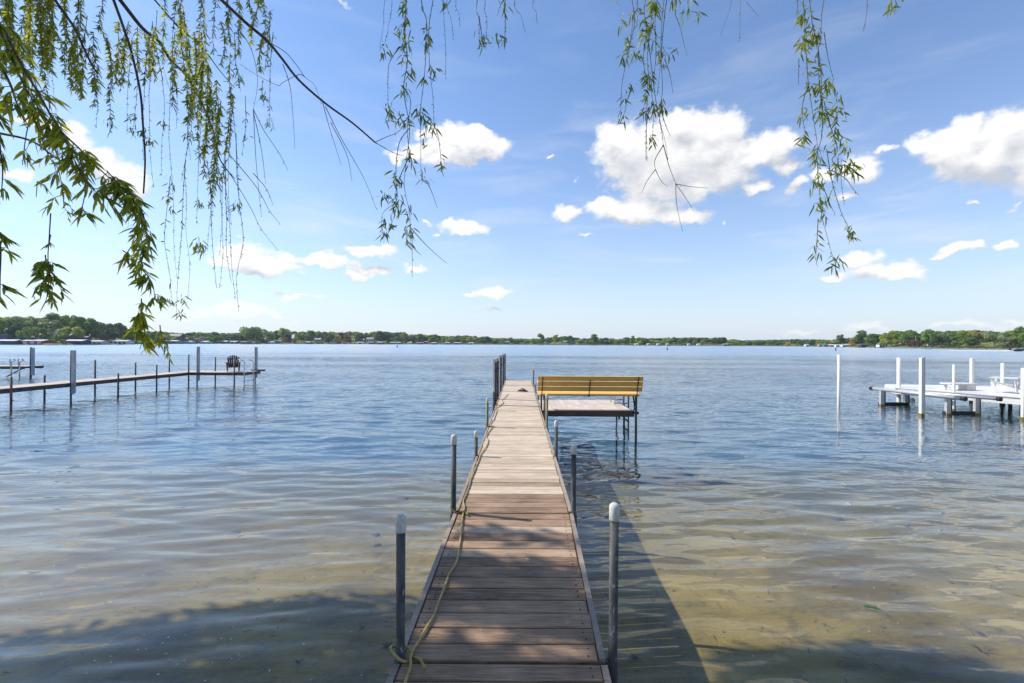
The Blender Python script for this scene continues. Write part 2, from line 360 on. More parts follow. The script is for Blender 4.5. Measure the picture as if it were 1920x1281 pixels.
# ------------------------------------------------------------------ setting: lakebed, water, far land
def bedz(x, y):
    ys = [-40, -15, -3, .2, 1.2, 2.7, 5, 8, 12, 20, 40, 70]; zs = [2.2, 1.6, .7, .06, -.14, -.30, -.46, -.68, -1.0, -1.9, -2.2, -2.4]
    return float(np.interp(y-.05*x*math.sin(x*.1), ys, zs))+.035*math.sin(x*1.1+y*.7)*math.cos(y*1.3-x*.4)+.02*math.sin(3.1*x+.4*y)
xs = sorted(set([-3400, -1500, -500, -200, -100, -60]+list(np.linspace(-40, 40, 161))+[60, 100, 200, 500, 1500, 3400]))
ys = sorted(set([-400, -100, -60]+list(np.linspace(-30, 22, 131))+[26, 30, 35, 40, 50, 60, 75, 120, 300, 1000, 3400]))
V = [(x, y, bedz(x, y)) for y in ys for x in xs]; nx = len(xs)
Fc = [(j*nx+i, j*nx+i+1, (j+1)*nx+i+1, (j+1)*nx+i) for j in range(len(ys)-1) for i in range(nx-1)]
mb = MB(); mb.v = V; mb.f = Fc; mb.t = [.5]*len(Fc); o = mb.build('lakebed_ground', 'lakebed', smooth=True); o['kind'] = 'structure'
# real ripples: a fan-shaped grid, closed below so that it holds the water's volume
def water_mesh():
    r_ = np.random.default_rng(4)
    th = np.concatenate([np.radians(np.arange(-62, 62.01, .34)), np.radians(np.arange(68, 298, 8))])
    rr = [1.2]
    while rr[-1] < 70: rr.append(rr[-1]+max(.028, .0064*rr[-1]))
    while rr[-1] < 3000: rr.append(rr[-1]*1.12)
    rr = np.array(rr); dr = np.gradient(rr)
    T, RR = np.meshgrid(th, rr); _, DR = np.meshgrid(th, dr); X = RR*np.sin(T); Y = RR*np.cos(T)-.4; Z = np.zeros_like(X)
    for k in range(110):
        lam = math.exp(r_.uniform(math.log(.20), math.log(2.2))); kk = 2*PI/lam; ang = r_.normal(PI/2+.08, .20 if lam < .5 else .32)
        sl = .0155*(1.5 if lam < .6 else (.9 if lam < 1.2 else .55))
        wgt = np.clip((lam/DR-3.0)/2.5, 0, 1); ph = r_.uniform(0, 2*PI); arg = kk*(math.cos(ang)*X+math.sin(ang)*Y)+ph
        if lam > .8: wgt = wgt*np.interp(RR, [3, 14], [.22, 1])
        Z += wgt*sl/kk*(np.sin(arg)+.25*np.sin(2*arg+.6))
    Z *= np.interp(RR, [1, 3, 6, 10, 16], [.28, .40, .62, .92, 1.15])*(np.abs(T) < np.radians(62))
    nr, nt = X.shape; vs = np.stack([X, Y, Z], -1).reshape(-1, 3)
    idx = np.arange(nr*nt).reshape(nr, nt); i2 = np.roll(idx, -1, 1)
    q = np.stack([idx[:-1], idx[1:], i2[1:], i2[:-1]], -1).reshape(-1, 4)
    outer = vs[-nt:].copy(); outer[:, 2] = -14; base_ = nr*nt; vs = np.vstack([vs, outer, [[0, -.4, 0], [0, -.4, -14]]])
    j = np.arange(nt); j2 = (j+1) % nt; wl = np.stack([idx[-1][j], base_+j, base_+j2, idx[-1][j2]], -1)
    fs = [tuple(map(int, f)) for f in q]+[tuple(map(int, f)) for f in wl]+[(int(idx[0][a]), int(idx[0][b]), base_+nt) for a, b in zip(j, j2)]+[(base_+int(b), base_+int(a), base_+nt+1) for a, b in zip(j, j2)]
    mb = MB(); mb.v = vs.tolist(); mb.f = [f[::-1] for f in fs]; mb.t = [.5]*len(fs); return mb.build('lake_water', 'water', smooth=True)
o = water_mesh(); o['kind'] = 'structure'

SHORE = [(-420, 270), (-150, 280), (100, 292), (180, 318), (245, 360), (330, 430), (420, 480), (520, 540), (700, 590), (960, 600), (1250, 560), (1400, 580), (1540, 520), (1620, 440), (1700, 378), (1780, 318), (1860, 278), (2000, 250), (2250, 240)]
def shore_d(px): return float(np.interp(px, [a for a, _ in SHORE], [b for _, b in SHORE]))
def gx(px, d): return (px-CX)/F*d
def hillz(off, px):
    hb = np.interp(px, [0, 150, 260, 500, 1300, 1550, 1700, 1900], [7.5, 7, 4.5, 4.5, 4.5, 3, 6, 7])
    tt = min(max(off/70, 0), 1); tt = tt*tt*(3-2*tt); return .55+hb*tt
pxs = list(np.arange(-420, 2260, 12)); offs = [-14, 0, 1.2, 4, 10, 20, 35, 52, 75, 120, 300, 1200, 2600]
V = []
for off in offs:
    for px in pxs:
        d = shore_d(px)+off+(1.2*math.sin(px*.21)+.8*math.sin(px*.57) if off < 30 else 0)
        z = -7 if off < -1 else (-.25 if off == 0 else hillz(off, px)+(.25*math.sin(px*.3+off) if off > 3 else 0))
        V.append((gx(px, d), d, z))
n = len(pxs); Fc = [(j*n+i, j*n+i+1, (j+1)*n+i+1, (j+1)*n+i) for j in range(len(offs)-1) for i in range(n-1)]
mb = MB(); mb.v = V; mb.f = Fc; mb.t = [.5]*len(Fc); o = mb.build('far_shore_land', 'far_ground', smooth=True); o['kind'] = 'structure'

# ------------------------------------------------------------------ far shore buildings
LAND = []      # (px, phrase)
def gable(mb, c, w_, dep, h, rise, over=.3):
    x, y, z = c; a, b = w_/2+over, dep/2+over; th = .18
    for s in (-1, 1):
        p = [(x-a, y+s*b, z+h-.05), (x+a, y+s*b, z+h-.05), (x+a, y, z+h+rise), (x-a, y, z+h+rise)]
        q = [(u, v_, k+th) for u, v_, k in p]; mb.hexa(p+q if s < 0 else p[::-1]+q[::-1])
def boathouse(x0, x1, ytop, wallm, roofm, label, phrase=None, doors=0, doorm='door_dark', off=1.5, flat=False, group='boathouses along the far shore'):
    px = (x0+x1)/2; d = shore_d(px)+off; X = gx(px, d); wd = (x1-x0)/F*d; dep = max(wd*.55, 4); yb = yh(px)+F*(H-.5)/d
    h = max(2.2, (yb-ytop)/F*d); rise = min(1.3, h*.32); z = .45
    r = thing('boathouse', label, 'boathouse', (X, d+dep/2, z), group)
    mb = MB(); hw = h if flat else h-rise
    mb.box((X, d+dep/2, z+hw/2), (wd, dep, hw))
    if not flat:
        for s in (-1, 1): mb.quad([(X+s*wd/2, d, z+hw), (X+s*wd/2, d+dep, z+hw), (X+s*wd/2, d+dep/2, z+hw+rise*.9)])
    mb.build('wall', wallm, r)
    mb = MB()
    if flat: mb.box((X, d+dep/2, z+hw+.12), (wd+.8, dep+.8, .2))
    else: gable(mb, (X, d+dep/2, z), wd, dep, hw, rise)
    mb.build('roof', roofm, r)
    for k in range(doors):
        mb = MB(); cx = X-wd/2+wd*(k+.5)/doors; mb.box((cx, d-.03, z+hw*.45), (wd/doors*.5, .1, hw*.8)); mb.build('door', doorm, r)
    mb = MB(); mb.box((X, d+dep/2-.3, z-.35), (wd+1.5, dep+2, .68)); mb.build('footing', 'wall_dark', r)
    if phrase: LAND.append((px, phrase))
B = boathouse
B(-8, 28, 637, 'wall_navy', 'roof_pale', 'long navy boathouse with pale roof at the left edge of the far shore', 'the left edge navy boathouse')
B(40, 80, 637, 'wall_red', 'roof_pale', 'red boathouse with white doors and white roof on the far shore', 'the red boathouse', 3, 'door_white')
B(121, 154, 637, 'wall_navy', 'roof_pale', 'navy boathouse with pale roof between the red and the cream boathouses', 'the second navy boathouse')
B(163, 190, 639.5, 'wall_cream', 'roof_pale', 'low cream boathouse beside the white one with dark doors', 'the low cream boathouse', 3, 'wall_tan')
B(204, 237, 638, 'wall_white', 'roof_pale', 'white boathouse with four dark doors below the lawn', 'the white boathouse with dark doors', 4)
B(303, 331, 638, 'wall_grey', 'roof_pale', 'grey boathouse with white roof behind the hanging willow tip', 'the grey boathouse behind the willow tip', 2)
B(339, 359, 639.5, 'wall_lavender', 'roof_pale', 'pale violet boathouse with flat looking roof below the grey house', None)
B(366, 389, 639.5, 'wall_lavender', 'wall_white', 'violet boathouse with bright white roof, right of two alike', 'the violet boathouses', 3, 'door_white')
B(407, 425, 639, 'wall_teal', 'roof_pale', 'dull teal boathouse with white roof, left half of a pair', None, 1)
B(427, 443, 639.5, 'wall_dark', 'roof_pale', 'dark boathouse with white roof, right half of a pair', 'the dark boathouse of the pair', 2, 'door_white')
B(450, 461, 640.5, 'wall_blue', 'roof_grey', 'small blue boathouse at the foot of the tallest tree', None)
B(463, 475, 640, 'wall_white', 'roof_pale', 'small white boathouse under the tallest tree', 'the small white boathouse under the tallest tree', 1)
B(504, 513, 641.5, 'wall_white', 'roof_pale', 'tiny white boat shelter right of the tallest tree', None)
B(572, 581, 641.5, 'wall_grey', 'roof_pale', 'tiny grey boat shelter standing alone near a grassy gap', 'the lone grey boat shelter')
B(618, 629, 641, 'wall_white', 'roof_grey', 'tiny white boathouse left of the orange leaved tree', 'the tiny white boathouse by the orange tree')
B(669, 681, 641.5, 'wall_white', 'roof_pale', 'tiny white boathouse right of the orange leaved tree', None, 1)
B(691, 700, 641.5, 'wall_dark', 'roof_grey', 'tiny dark boathouse beside a pink one', None)
B(707, 717, 641, 'wall_pink', 'roof_pale', 'tiny pink boathouse left of the marker buoy', 'the tiny pink boathouse', 2, 'wall_dark')
B(731, 739, 641.5, 'wall_white', 'roof_pale', 'left one of twin tiny white boathouses behind the marker buoy', None, 1)
B(741, 751, 641.5, 'wall_grey', 'roof_pale', 'right one of twin tiny boathouses behind the marker buoy', 'the twin boathouses', 2)
B(764, 772, 641, 'wall_cream', 'roof_pale', 'tiny cream boathouse just right of the twin boathouses', None)
B(782, 794, 642.5, 'wall_pink', 'roof_grey', 'brownish boathouse with grey roof near a blue house', None, 2, 'wall_dark')
B(809, 818, 642.5, 'wall_pink', 'roof_pale', 'tiny rose boathouse with white roof on the middle shore', 'the tiny rose boathouse')
B(835, 843, 643, 'wall_tan', 'roof_pale', 'tiny tan boathouse with white roof on the middle shore', None, 1)
B(851, 863, 643, 'wall_teal', 'roof_pale', 'tiny teal boathouse with white roof on the middle shore', 'the tiny teal boathouse', 1)
B(879, 888, 643, 'wall_white', 'roof_pale', 'tiny white boathouse left of the tall dock posts', None, 1)
B(1191, 1197, 645, 'wall_white', 'roof_pale', 'tiny white shed on the shore above the bench right end', 'the tiny white shed right of the bench')
B(1214, 1218, 646, 'wall_white', 'roof_pale', 'smaller white shed right of the bench', None)
B(1232, 1237, 645.5, 'wall_white', 'roof_pale', 'tiny white shed left of the second marker buoy', None)
B(1250, 1254, 645.5, 'wall_cream', 'roof_pale', 'tiny cream shed right behind the second marker buoy', 'the tiny cream shed behind the buoy')
B(1290, 1294, 646.5, 'wall_white', 'roof_pale', 'tiny white shelter at the left end of the long shore lawn', None)
B(1308, 1313, 646.5, 'wall_white', 'roof_pale', 'tiny white shelter midway along the long shore lawn', 'the long shore lawn')
B(1357, 1365, 645, 'wall_grey', 'roof_grey', 'tiny grey shed at the right end of the long shore lawn', None)
B(1511, 1517, 647, 'wall_white', 'roof_pale', 'tiny white shed left of the orange roofed building', None)
B(1536, 1546, 645, 'wall_tan', 'roof_red', 'building with orange roof on the right shore', 'the orange roofed building')
B(1546, 1556, 648, 'wall_teal', 'wall_teal', 'low green boathouse between the orange roof and the red boathouse', None)
B(1557, 1567, 646.5, 'wall_red', 'wall_white', 'small red and white boathouse behind the lone white post', 'the small red and white boathouse', 2, 'door_white')
B(1568, 1578, 647.5, 'wall_white', 'roof_pale', 'plain white boathouse next to the small red and white one', None)
B(1580, 1595, 647, 'wall_white', 'roof_pale', 'white boathouse with three blue doors on the right shore', 'the white boathouse with blue doors', 3, 'wall_blue')
B(1615, 1629, 648, 'wall_dark', 'roof_grey', 'dark open canopy with flat roof under the tall right tree', 'the dark flat canopy', flat=True)
B(1649, 1664, 648, 'wall_white', 'roof_pale', 'white boathouse with three arched openings on the right shore', 'the arched white boathouse', 3, 'wall_dark', flat=True)

def house(x0, x1, ytop, ybase, wallm, roofm, label, off=34, windows=3, phrase=None):
    px = (x0+x1)/2; d = shore_d(px)+off; X = gx(px, d); wd = (x1-x0)/F*d; dep = max(5, wd*.6)
    zt = H+(yh(px)-ytop)/F*d; zb = hillz(off, px)-.6; h = max(zt-zb, 3); rise = h*.28
    r = thing('house', label, 'house', (X, d+dep/2, zb), 'houses above the far shore')
    mb = MB(); mb.box((X, d+dep/2, zb+(h-rise)/2), (wd, dep, h-rise))
    for s in (-1, 1): mb.quad([(X+s*wd/2, d, zb+h-rise), (X+s*wd/2, d+dep, zb+h-rise), (X+s*wd/2, d+dep/2, zb+h-.1)])
    mb.build('wall', wallm, r)
    mb = MB(); gable(mb, (X, d+dep/2, zb), wd, dep, h-rise, rise, .5); rf = mb.build('roof', roofm, r)
    for k in range(windows):
        mb = MB(); mb.box((X-wd/2+wd*(k+.5)/windows, d-.03, zb+(h-rise)*.68), (wd/windows*.5, .1, min(1.4, h*.25))); mb.build('window', 'window_glass', r)
    mb = MB(); mb.box((X+wd*.3, d+dep/2, zb+h-.1), (.8, .8, 1.4)); mb.build('chimney', 'wall_tan', rf)
    if phrase: LAND.append((px, phrase))
house(-4, 13, 625, 635, 'wall_blue', 'roof_grey', 'blue grey house among trees at the left edge', 26)
house(17, 30, 627, 634, 'wall_grey', 'roof_pale', 'small grey house with pale roof above the left navy boathouse', 28)
house(66, 86, 624, 634, 'wall_tan', 'roof_red', 'tan brick house with orange roof above the red boathouse', 28)
house(92, 107, 621, 635, 'wall_white', 'roof_grey', 'white house half hidden by trees right of the brick house', 34)
house(110, 130, 626, 634, 'wall_dark', 'roof_grey', 'dark low house with grey roof above the second navy boathouse', 24)
house(138, 160, 631, 637, 'wall_dark', 'roof_grey', 'long dark house left of the bright lawn', 22)
house(316, 337, 626, 638, 'wall_dark', 'roof_dark', 'tall dark house behind the grey boathouse', 14)
house(345, 372, 632, 640, 'wall_tan', 'roof_grey', 'grey roofed house above the violet boathouses', 12)
house(373, 388, 634, 640, 'wall_tan', 'roof_pale', 'small tan house right of the grey roofed house', 14)
house(489, 497, 634, 644, 'wall_blue', 'roof_grey', 'blue house just right of the tallest tree', 10, 2)
house(512, 526, 638, 643, 'wall_cream', 'roof_grey', 'low cream house right of the tallest tree', 10)
house(590, 600, 634, 640, 'wall_white', 'roof_pale', 'white house in a gap left of the dark round trees', 22, 2)
house(687, 700, 633, 640, 'wall_cream', 'roof_grey', 'pale house above the tiny dark boathouse', 20)
house(794, 801, 640, 644, 'wall_blue', 'roof_grey', 'bright blue house between tiny boathouses', 10, 2)
house(945, 955, 640, 646, 'wall_blue', 'roof_grey', 'blue house behind the tall dock posts', 10, 2)
house(962, 974, 641, 647, 'wall_tan', 'roof_grey', 'tan house just right of the tall dock posts', 10, 2)
house(1056, 1064, 639, 646, 'wall_white', 'roof_grey', 'white house above the bench backrest', 10, 2)
house(1070, 1079, 641, 647, 'wall_grey', 'roof_grey', 'grey house above the bench centre strap', 8, 2)
house(1113, 1122, 641.5, 645, 'wall_pink', 'roof_red', 'low house with red roof above the bench', 12, 2)
house(1134, 1143, 639.5, 645, 'wall_grey', 'roof_grey', 'grey violet house above the right half of the bench', 14, 2)
house(1690, 1700, 636, 644, 'wall_tan', 'roof_grey', 'brown gabled house in trees above the right lawn', 38, 2, 'the brown gabled house')
house(1749, 1762, 633, 645, 'wall_white', 'roof_grey', 'pale lilac house in trees above the sandy shore', 26, 2, 'the lilac house')
d = shore_d(1717)+6; mb = MB(); mb.cyl(gx(1717, d), d, .5, H+(yh(1717)-630)/F*d, .12, 6); mbo = mb.build('flagpole', 'white_paint'); tag(mbo, 'white flagpole standing in front of the right shore trees', 'flagpole')

# ------------------------------------------------------------------ far trees
def crown_proto(seed, kind):
    r_ = np.random.default_rng(seed); nl = dict(round=16, broad=20, ragged=22, tall=18)[kind]; lobes = []
    for k in range(nl):
        th = r_.uniform(0, 2*PI); u = r_.uniform(0, 1)
        if kind == 'round': z = .22+.62*u; rad = .34*math.sqrt(max(0, 1-((z-.52)/.42)**2)); lr = r_.uniform(.13, .20)
        elif kind == 'broad': z = .25+.55*u; rad = .40*math.sqrt(max(0, 1-((z-.45)/.5)**2)); lr = r_.uniform(.12, .19)
        elif kind == 'tall': z = .2+.68*u; rad = .30*(1-u*.6); lr = r_.uniform(.11, .18)
        else: z = .2+.7*u; rad = .42*r_.uniform(.4, 1)*(1-.4*u); lr = r_.uniform(.08, .15)
        rad *= r_.uniform(.6, 1.05); lobes.append((rad*math.cos(th), rad*math.sin(th), z, lr, r_.uniform(0, 1)))
    mb = MB()
    for (x, y, z, lr, lt) in lobes:
        nq = int(2300*(lr/.16)**2/nl)+30
        for _ in range(nq):
            nrm = r_.normal(size=3); nrm /= np.linalg.norm(nrm)
            if nrm[2] < -.5 and r_.random() < .6: nrm[2] *= -1
            rr = lr*r_.uniform(.75, 1.12); p = np.array((x, y, z))+nrm*rr*np.array((1, 1, .85))
            nn = nrm+r_.normal(size=3)*.45; nn /= np.linalg.norm(nn)
            a = np.cross(nn, r_.normal(size=3)); a /= np.linalg.norm(a)+1e-9; b_ = np.cross(nn, a); s = r_.uniform(.016, .034)
            mb.quad([p-a*s-b_*s*.7, p+a*s-b_*s*.6, p+a*s*.8+b_*s, p-a*s*.7+b_*s*.8], float(np.clip(.25+.5*lt+r_.normal()*.18, 0, 1)))
    me = mb.build('crown_mesh', 'tree_leaf'); d_ = me.data; bpy.data.objects.remove(me)
    mb = MB(); mb.tube([(0, 0, -.04), (.005, 0, .2), (-.01, .01, .5)], [.028, .02, .01], 6)
    for k in range(5):
        x, y, z, lr, _ = lobes[k*3 % nl]; mb.tube([(0, 0, .18), (x*.5, y*.5, z*.7), (x, y, z)], [.014, .009, .004], 5)
    me = mb.build('trunk_mesh', 'bark'); e_ = me.data; bpy.data.objects.remove(me)
    return d_, e_
PROTO = {}
for i, k in enumerate(['round']*4+['broad']*3+['ragged']*2+['tall']*2): PROTO.setdefault(k, []).append(crown_proto(100+i, k))
COLS = {'mid green': (.095, .15, .035), 'dark green': (.04, .075, .028), 'yellow green': (.18, .21, .04), 'grey green': (.13, .16, .085), 'deep green': (.06, .105, .03),
        'orange': (.16, .115, .04), 'reddish brown': (.075, .048, .035), 'golden': (.24, .20, .04), 'pale green': (.16, .20, .075), 'blue green': (.07, .15, .11)}
TREES = []
def tree(px, ytop, wpx, kind, col, off, row, special=None, zb=None):
    d = shore_d(px)+off; z0 = hillz(off, px)-.2 if zb is None else zb; zt = H+(yh(px)-ytop)/F*d
    h = max(zt-z0, 3.0)*1.04; wd = wpx/F*d
    TREES.append(dict(px=px, d=d, z=z0, h=h, w=wd, kind=kind, col=col, row=row, special=special))
PX = [-80, 0, 40, 75, 110, 130, 150, 175, 190, 215, 230, 240, 260, 300, 320, 340, 380, 420, 440, 500, 515, 525, 545, 560, 580, 600, 630, 655, 690, 750, 770, 800, 850, 880, 930, 980, 1000, 1035, 1070, 1090, 1115, 1130, 1160, 1190, 1230, 1300, 1350, 1365, 1400, 1430, 1470, 1500, 1560, 1580, 1600, 1640, 1680, 1710, 1730, 1745, 1785, 1810, 1835, 1860, 1880, 1900, 1920, 2000]
PY = [590, 593, 592, 595, 590, 594, 595, 598, 604, 605, 608, 617, 620, 619, 622, 623, 621, 623, 622, 622, 620, 616, 618, 619, 620, 621, 621, 620, 622, 621, 625, 626, 628, 628, 632, 633, 635, 631, 629, 634, 632, 632, 634, 632, 632, 631, 631, 635, 637, 637, 636, 636, 637, 632, 631, 627, 620, 619, 622, 618, 619, 619, 617, 619, 622, 618, 615, 612]
prof = lambda px: float(np.interp(px, PX, PY))
rt = random.Random(3)
# individually placed trees
S = [(5, 594, 38, 'round', 'yellow green', 30), (34, 591, 42, 'broad', 'grey green', 34), (28, 603, 30, 'round', 'dark green', 22), (66, 594, 44, 'broad', 'grey green', 36), (92, 598, 40, 'broad', 'grey green', 40), (110, 589, 44, 'round', 'mid green', 46),
     (86, 615, 20, 'round', 'mid green', 14), (132, 611, 38, 'broad', 'yellow green', 24), (147, 593, 34, 'ragged', 'mid green', 36), (163, 595, 36, 'round', 'mid green', 34), (180, 603, 26, 'round', 'deep green', 30),
     (197, 603, 30, 'broad', 'dark green', 30), (216, 605, 36, 'round', 'dark green', 28), (243, 616, 24, 'round', 'deep green', 18), (196, 626, 14, 'round', 'reddish brown', 14), (105, 628, 16, 'ragged', 'mid green', 6), (118, 638, 10, 'round', 'yellow green', 3),
     (475, 607, 42, 'broad', 'mid green', 10), (462, 625, 16, 'tall', 'yellow green', 6), (504, 621, 22, 'round', 'pale green', 16), (535, 616, 36, 'ragged', 'pale green', 22), (541, 626, 16, 'round', 'reddish brown', 10),
     (555, 625, 16, 'round', 'yellow green', 8), (580, 620, 28, 'round', 'mid green', 16), (616, 627, 24, 'round', 'dark green', 6), (633, 627, 16, 'round', 'golden', 8), (651, 628, 17, 'round', 'orange', 8), (715, 621, 30, 'round', 'dark green', 14),
     (1013, 626, 20, 'round', 'mid green', 8), (1029, 633, 14, 'ragged', 'blue green', 6), (1040, 628, 20, 'ragged', 'yellow green', 12), (1069, 629, 15, 'tall', 'mid green', 10), (1115, 627, 24, 'ragged', 'mid green', 12), (1186, 630, 14, 'ragged', 'deep green', 14), (1200, 633, 18, 'round', 'yellow green', 8),
     (1303, 636, 14, 'round', 'grey green', 10), (1317, 639, 9, 'round', 'golden', 8), (1478, 641, 10, 'round', 'golden', 6),
     (1576, 628, 22, 'ragged', 'deep green', 24), (1614, 620, 32, 'ragged', 'deep green', 16), (1598, 634, 16, 'ragged', 'golden', 6), (1640, 626, 34, 'round', 'mid green', 20), (1672, 621, 34, 'round', 'yellow green', 16),
     (1699, 620, 34, 'round', 'mid green', 26), (1741, 618, 26, 'round', 'mid green', 16), (1723, 636, 20, 'broad', 'reddish brown', 5), (1706, 637, 16, 'round', 'reddish brown', 5), (1838, 617, 26, 'broad', 'orange', 40), (1865, 618, 34, 'broad', 'grey green', 20), (1912, 614, 34, 'round', 'mid green', 20)]
for (px, yt, wp, k, c, off) in S: tree(px, yt, wp, k, c, off, 'front' if off < 20 else 'back')
used = [s[0] for s in S]
px = -70
while px < 1990:
    lf = px < 260 or px > 1620
    step = rt.uniform(17, 25) if lf else rt.uniform(12, 17)
    if all(abs(px-u) > (9 if lf else 6) for u in used):
        wp = step*rt.uniform(1.35, 1.75); c = rt.choices(['mid green', 'dark green', 'yellow green', 'deep green', 'pale green', 'grey green'], [30, 16, 22, 22, 10, 8])[0]
        tree(px, prof(px)+rt.uniform(-.5, 3.2), wp, rt.choice(['round', 'round', 'broad', 'tall', 'ragged']), c, rt.uniform(30, 46), 'back')
    px += step
px = -60
gaps = [(160, 236), (56, 84), (560, 575), (598, 608), (668, 700), (1280, 1360), (1660, 1700)]
while px < 1980:
    lf = px < 260 or px > 1620
    step = rt.uniform(22, 34) if lf else rt.uniform(14, 24)
    if all(abs(px-u) > (10 if lf else 7) for u in used) and not any(a < px < b for a, b in gaps):
        base = yh(px)+F*(H-1.2)/shore_d(px); yt = prof(px)+(base-prof(px))*rt.uniform(.22, .5)
        c = rt.choices(['mid green', 'dark green', 'yellow green', 'deep green', 'pale green', 'grey green'], [28, 20, 20, 22, 8, 6])[0]
        tree(px, yt, step*rt.uniform(.95, 1.2), rt.choice(['round', 'round', 'broad', 'ragged']), c, rt.uniform(9, 17), 'front')
    px += step
ORD = ['first', 'second', 'third', 'fourth', 'fifth', 'sixth', 'seventh', 'eighth', 'ninth', 'tenth', 'eleventh', 'twelfth', 'thirteenth', 'fourteenth', 'fifteenth', 'sixteenth', 'seventeenth', 'eighteenth']
for row in ('front', 'back'):
    rowt = sorted([q for q in TREES if q['row'] == row], key=lambda q: q['px'])
    for q in rowt:
        lp, ph = min(LAND, key=lambda l: abs(l[0]-q['px'])); side = 'right' if q['px'] >= lp else 'left'
        k = sum(1 for r2 in rowt if (lp <= r2['px'] < q['px'] if side == 'right' else q['px'] < r2['px'] < lp))
        q['label'] = f"{q['col']} {'bushy' if q['kind'] in ('ragged', 'tall') else 'round'} {row}-row tree, {ORD[k]} {side} of {ph}"
for q in TREES:
    cr, tk = PROTO[q['kind']][rt.randrange(len(PROTO[q['kind']]))]
    r = thing('shore_tree', q['label'], 'tree', (gx(q['px'], q['d']), q['d'], q['z']), 'trees on the far shore')
    r.scale = (q['w'], q['w'], q['h']); r.rotation_euler = (0, 0, rt.uniform(0, 6.28))
    c = COLS[q['col']]; j = rt.uniform(1.6, 2.1)
    for nm, dat in (('crown', cr), ('trunk', tk)):
        o = bpy.data.objects.new(nm, dat); COL.objects.link(o); o.parent = r; o.color = (c[0]*j, c[1]*j, c[2]*j, 1)
# woods that read as one mass behind the single trees, and the far wooded ridge
def woods(name, label, rng_px, dfun, hfun, zfun, size, col, count, seed):
    r_ = np.random.default_rng(seed); mb = MB()
    cl = []
    for _ in range(count):
        px = r_.uniform(*rng_px); d = dfun(px)+r_.uniform(0, 25); cl.append((px, d))
    for (px, d) in cl:
        X = gx(px, d); z0 = zfun(px, d); h = hfun(px, d)*r_.uniform(.86, 1.0); cr_ = size*r_.uniform(.7, 1.2); lt = r_.uniform(0, 1)
        for _ in range(70):
            nrm = r_.normal(size=3); nrm /= np.linalg.norm(nrm); nrm[2] = abs(nrm[2]) if r_.random() < .7 else nrm[2]
            p = np.array((X, d, z0+h-cr_))+nrm*cr_*r_.uniform(.7, 1.1)
            if r_.random() < .35: p[2] = r_.uniform(z0, z0+h*.8)
            nn = nrm+r_.normal(size=3)*.5; nn /= np.linalg.norm(nn); a = np.cross(nn, r_.normal(size=3)); a /= np.linalg.norm(a)+1e-9; b_ = np.cross(nn, a); s = cr_*r_.uniform(.12, .24)
            mb.quad([p-a*s-b_*s, p+a*s-b_*s, p+a*s+b_*s, p-a*s+b_*s], float(np.clip(.2+.5*lt+r_.normal()*.15, 0, 1)))
    o = mb.build(name, 'tree_leaf'); o.color = (*col, 1); o['kind'] = 'stuff'; o['label'] = label; o['category'] = 'woods'
woods('far_shore_woods', 'continuous woods filling in behind the single shore trees', (-120, 2040), lambda p: shore_d(p)+52, lambda p, d: max(4, H+(yh(p)-prof(p)-1.2)/F*d-hillz(55, p)), lambda p, d: hillz(55, p)-.5, 4.6, (.085, .13, .035), 900, 5)
def ridge_top(p): return float(np.interp(p, [1330, 1380, 1440, 1500, 1580, 1640], [643, 638.5, 637, 636, 637.5, 641]))
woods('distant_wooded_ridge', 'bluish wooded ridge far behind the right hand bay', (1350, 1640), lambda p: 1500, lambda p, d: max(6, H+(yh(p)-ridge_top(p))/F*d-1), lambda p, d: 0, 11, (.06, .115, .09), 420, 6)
def low_shrubs():
    r_ = np.random.default_rng(11); mb = MB()
    for _ in range(620):
        px = r_.uniform(-100, 2000); off = r_.uniform(1.5, 9)
        if any(a < px < b for a, b in gaps) and r_.random() < .75: continue
        d = shore_d(px)+off; X = gx(px, d); z0 = hillz(off, px); hh = r_.uniform(.5, 1.9); lt = r_.uniform(0, 1)
        for _ in range(26):
            p = np.array((X+r_.normal()*hh*.8, d+r_.normal()*hh*.4, z0+abs(r_.normal())*hh*.5)); a = r_.normal(size=3); a /= np.linalg.norm(a); b_ = np.cross(a, r_.normal(size=3)); b_ /= np.linalg.norm(b_)+1e-9; s = r_.uniform(.12, .3)
            mb.quad([p-a*s-b_*s, p+a*s-b_*s, p+a*s+b_*s, p-a*s+b_*s], float(np.clip(lt+r_.normal()*.15, 0, 1)))
    o = mb.build('shore_undergrowth', 'tree_leaf'); o.color = (.10, .13, .035, 1); o['kind'] = 'stuff'; o['label'] = 'low bushes and reeds along the far waterline'; o['category'] = 'undergrowth'
low_shrubs()

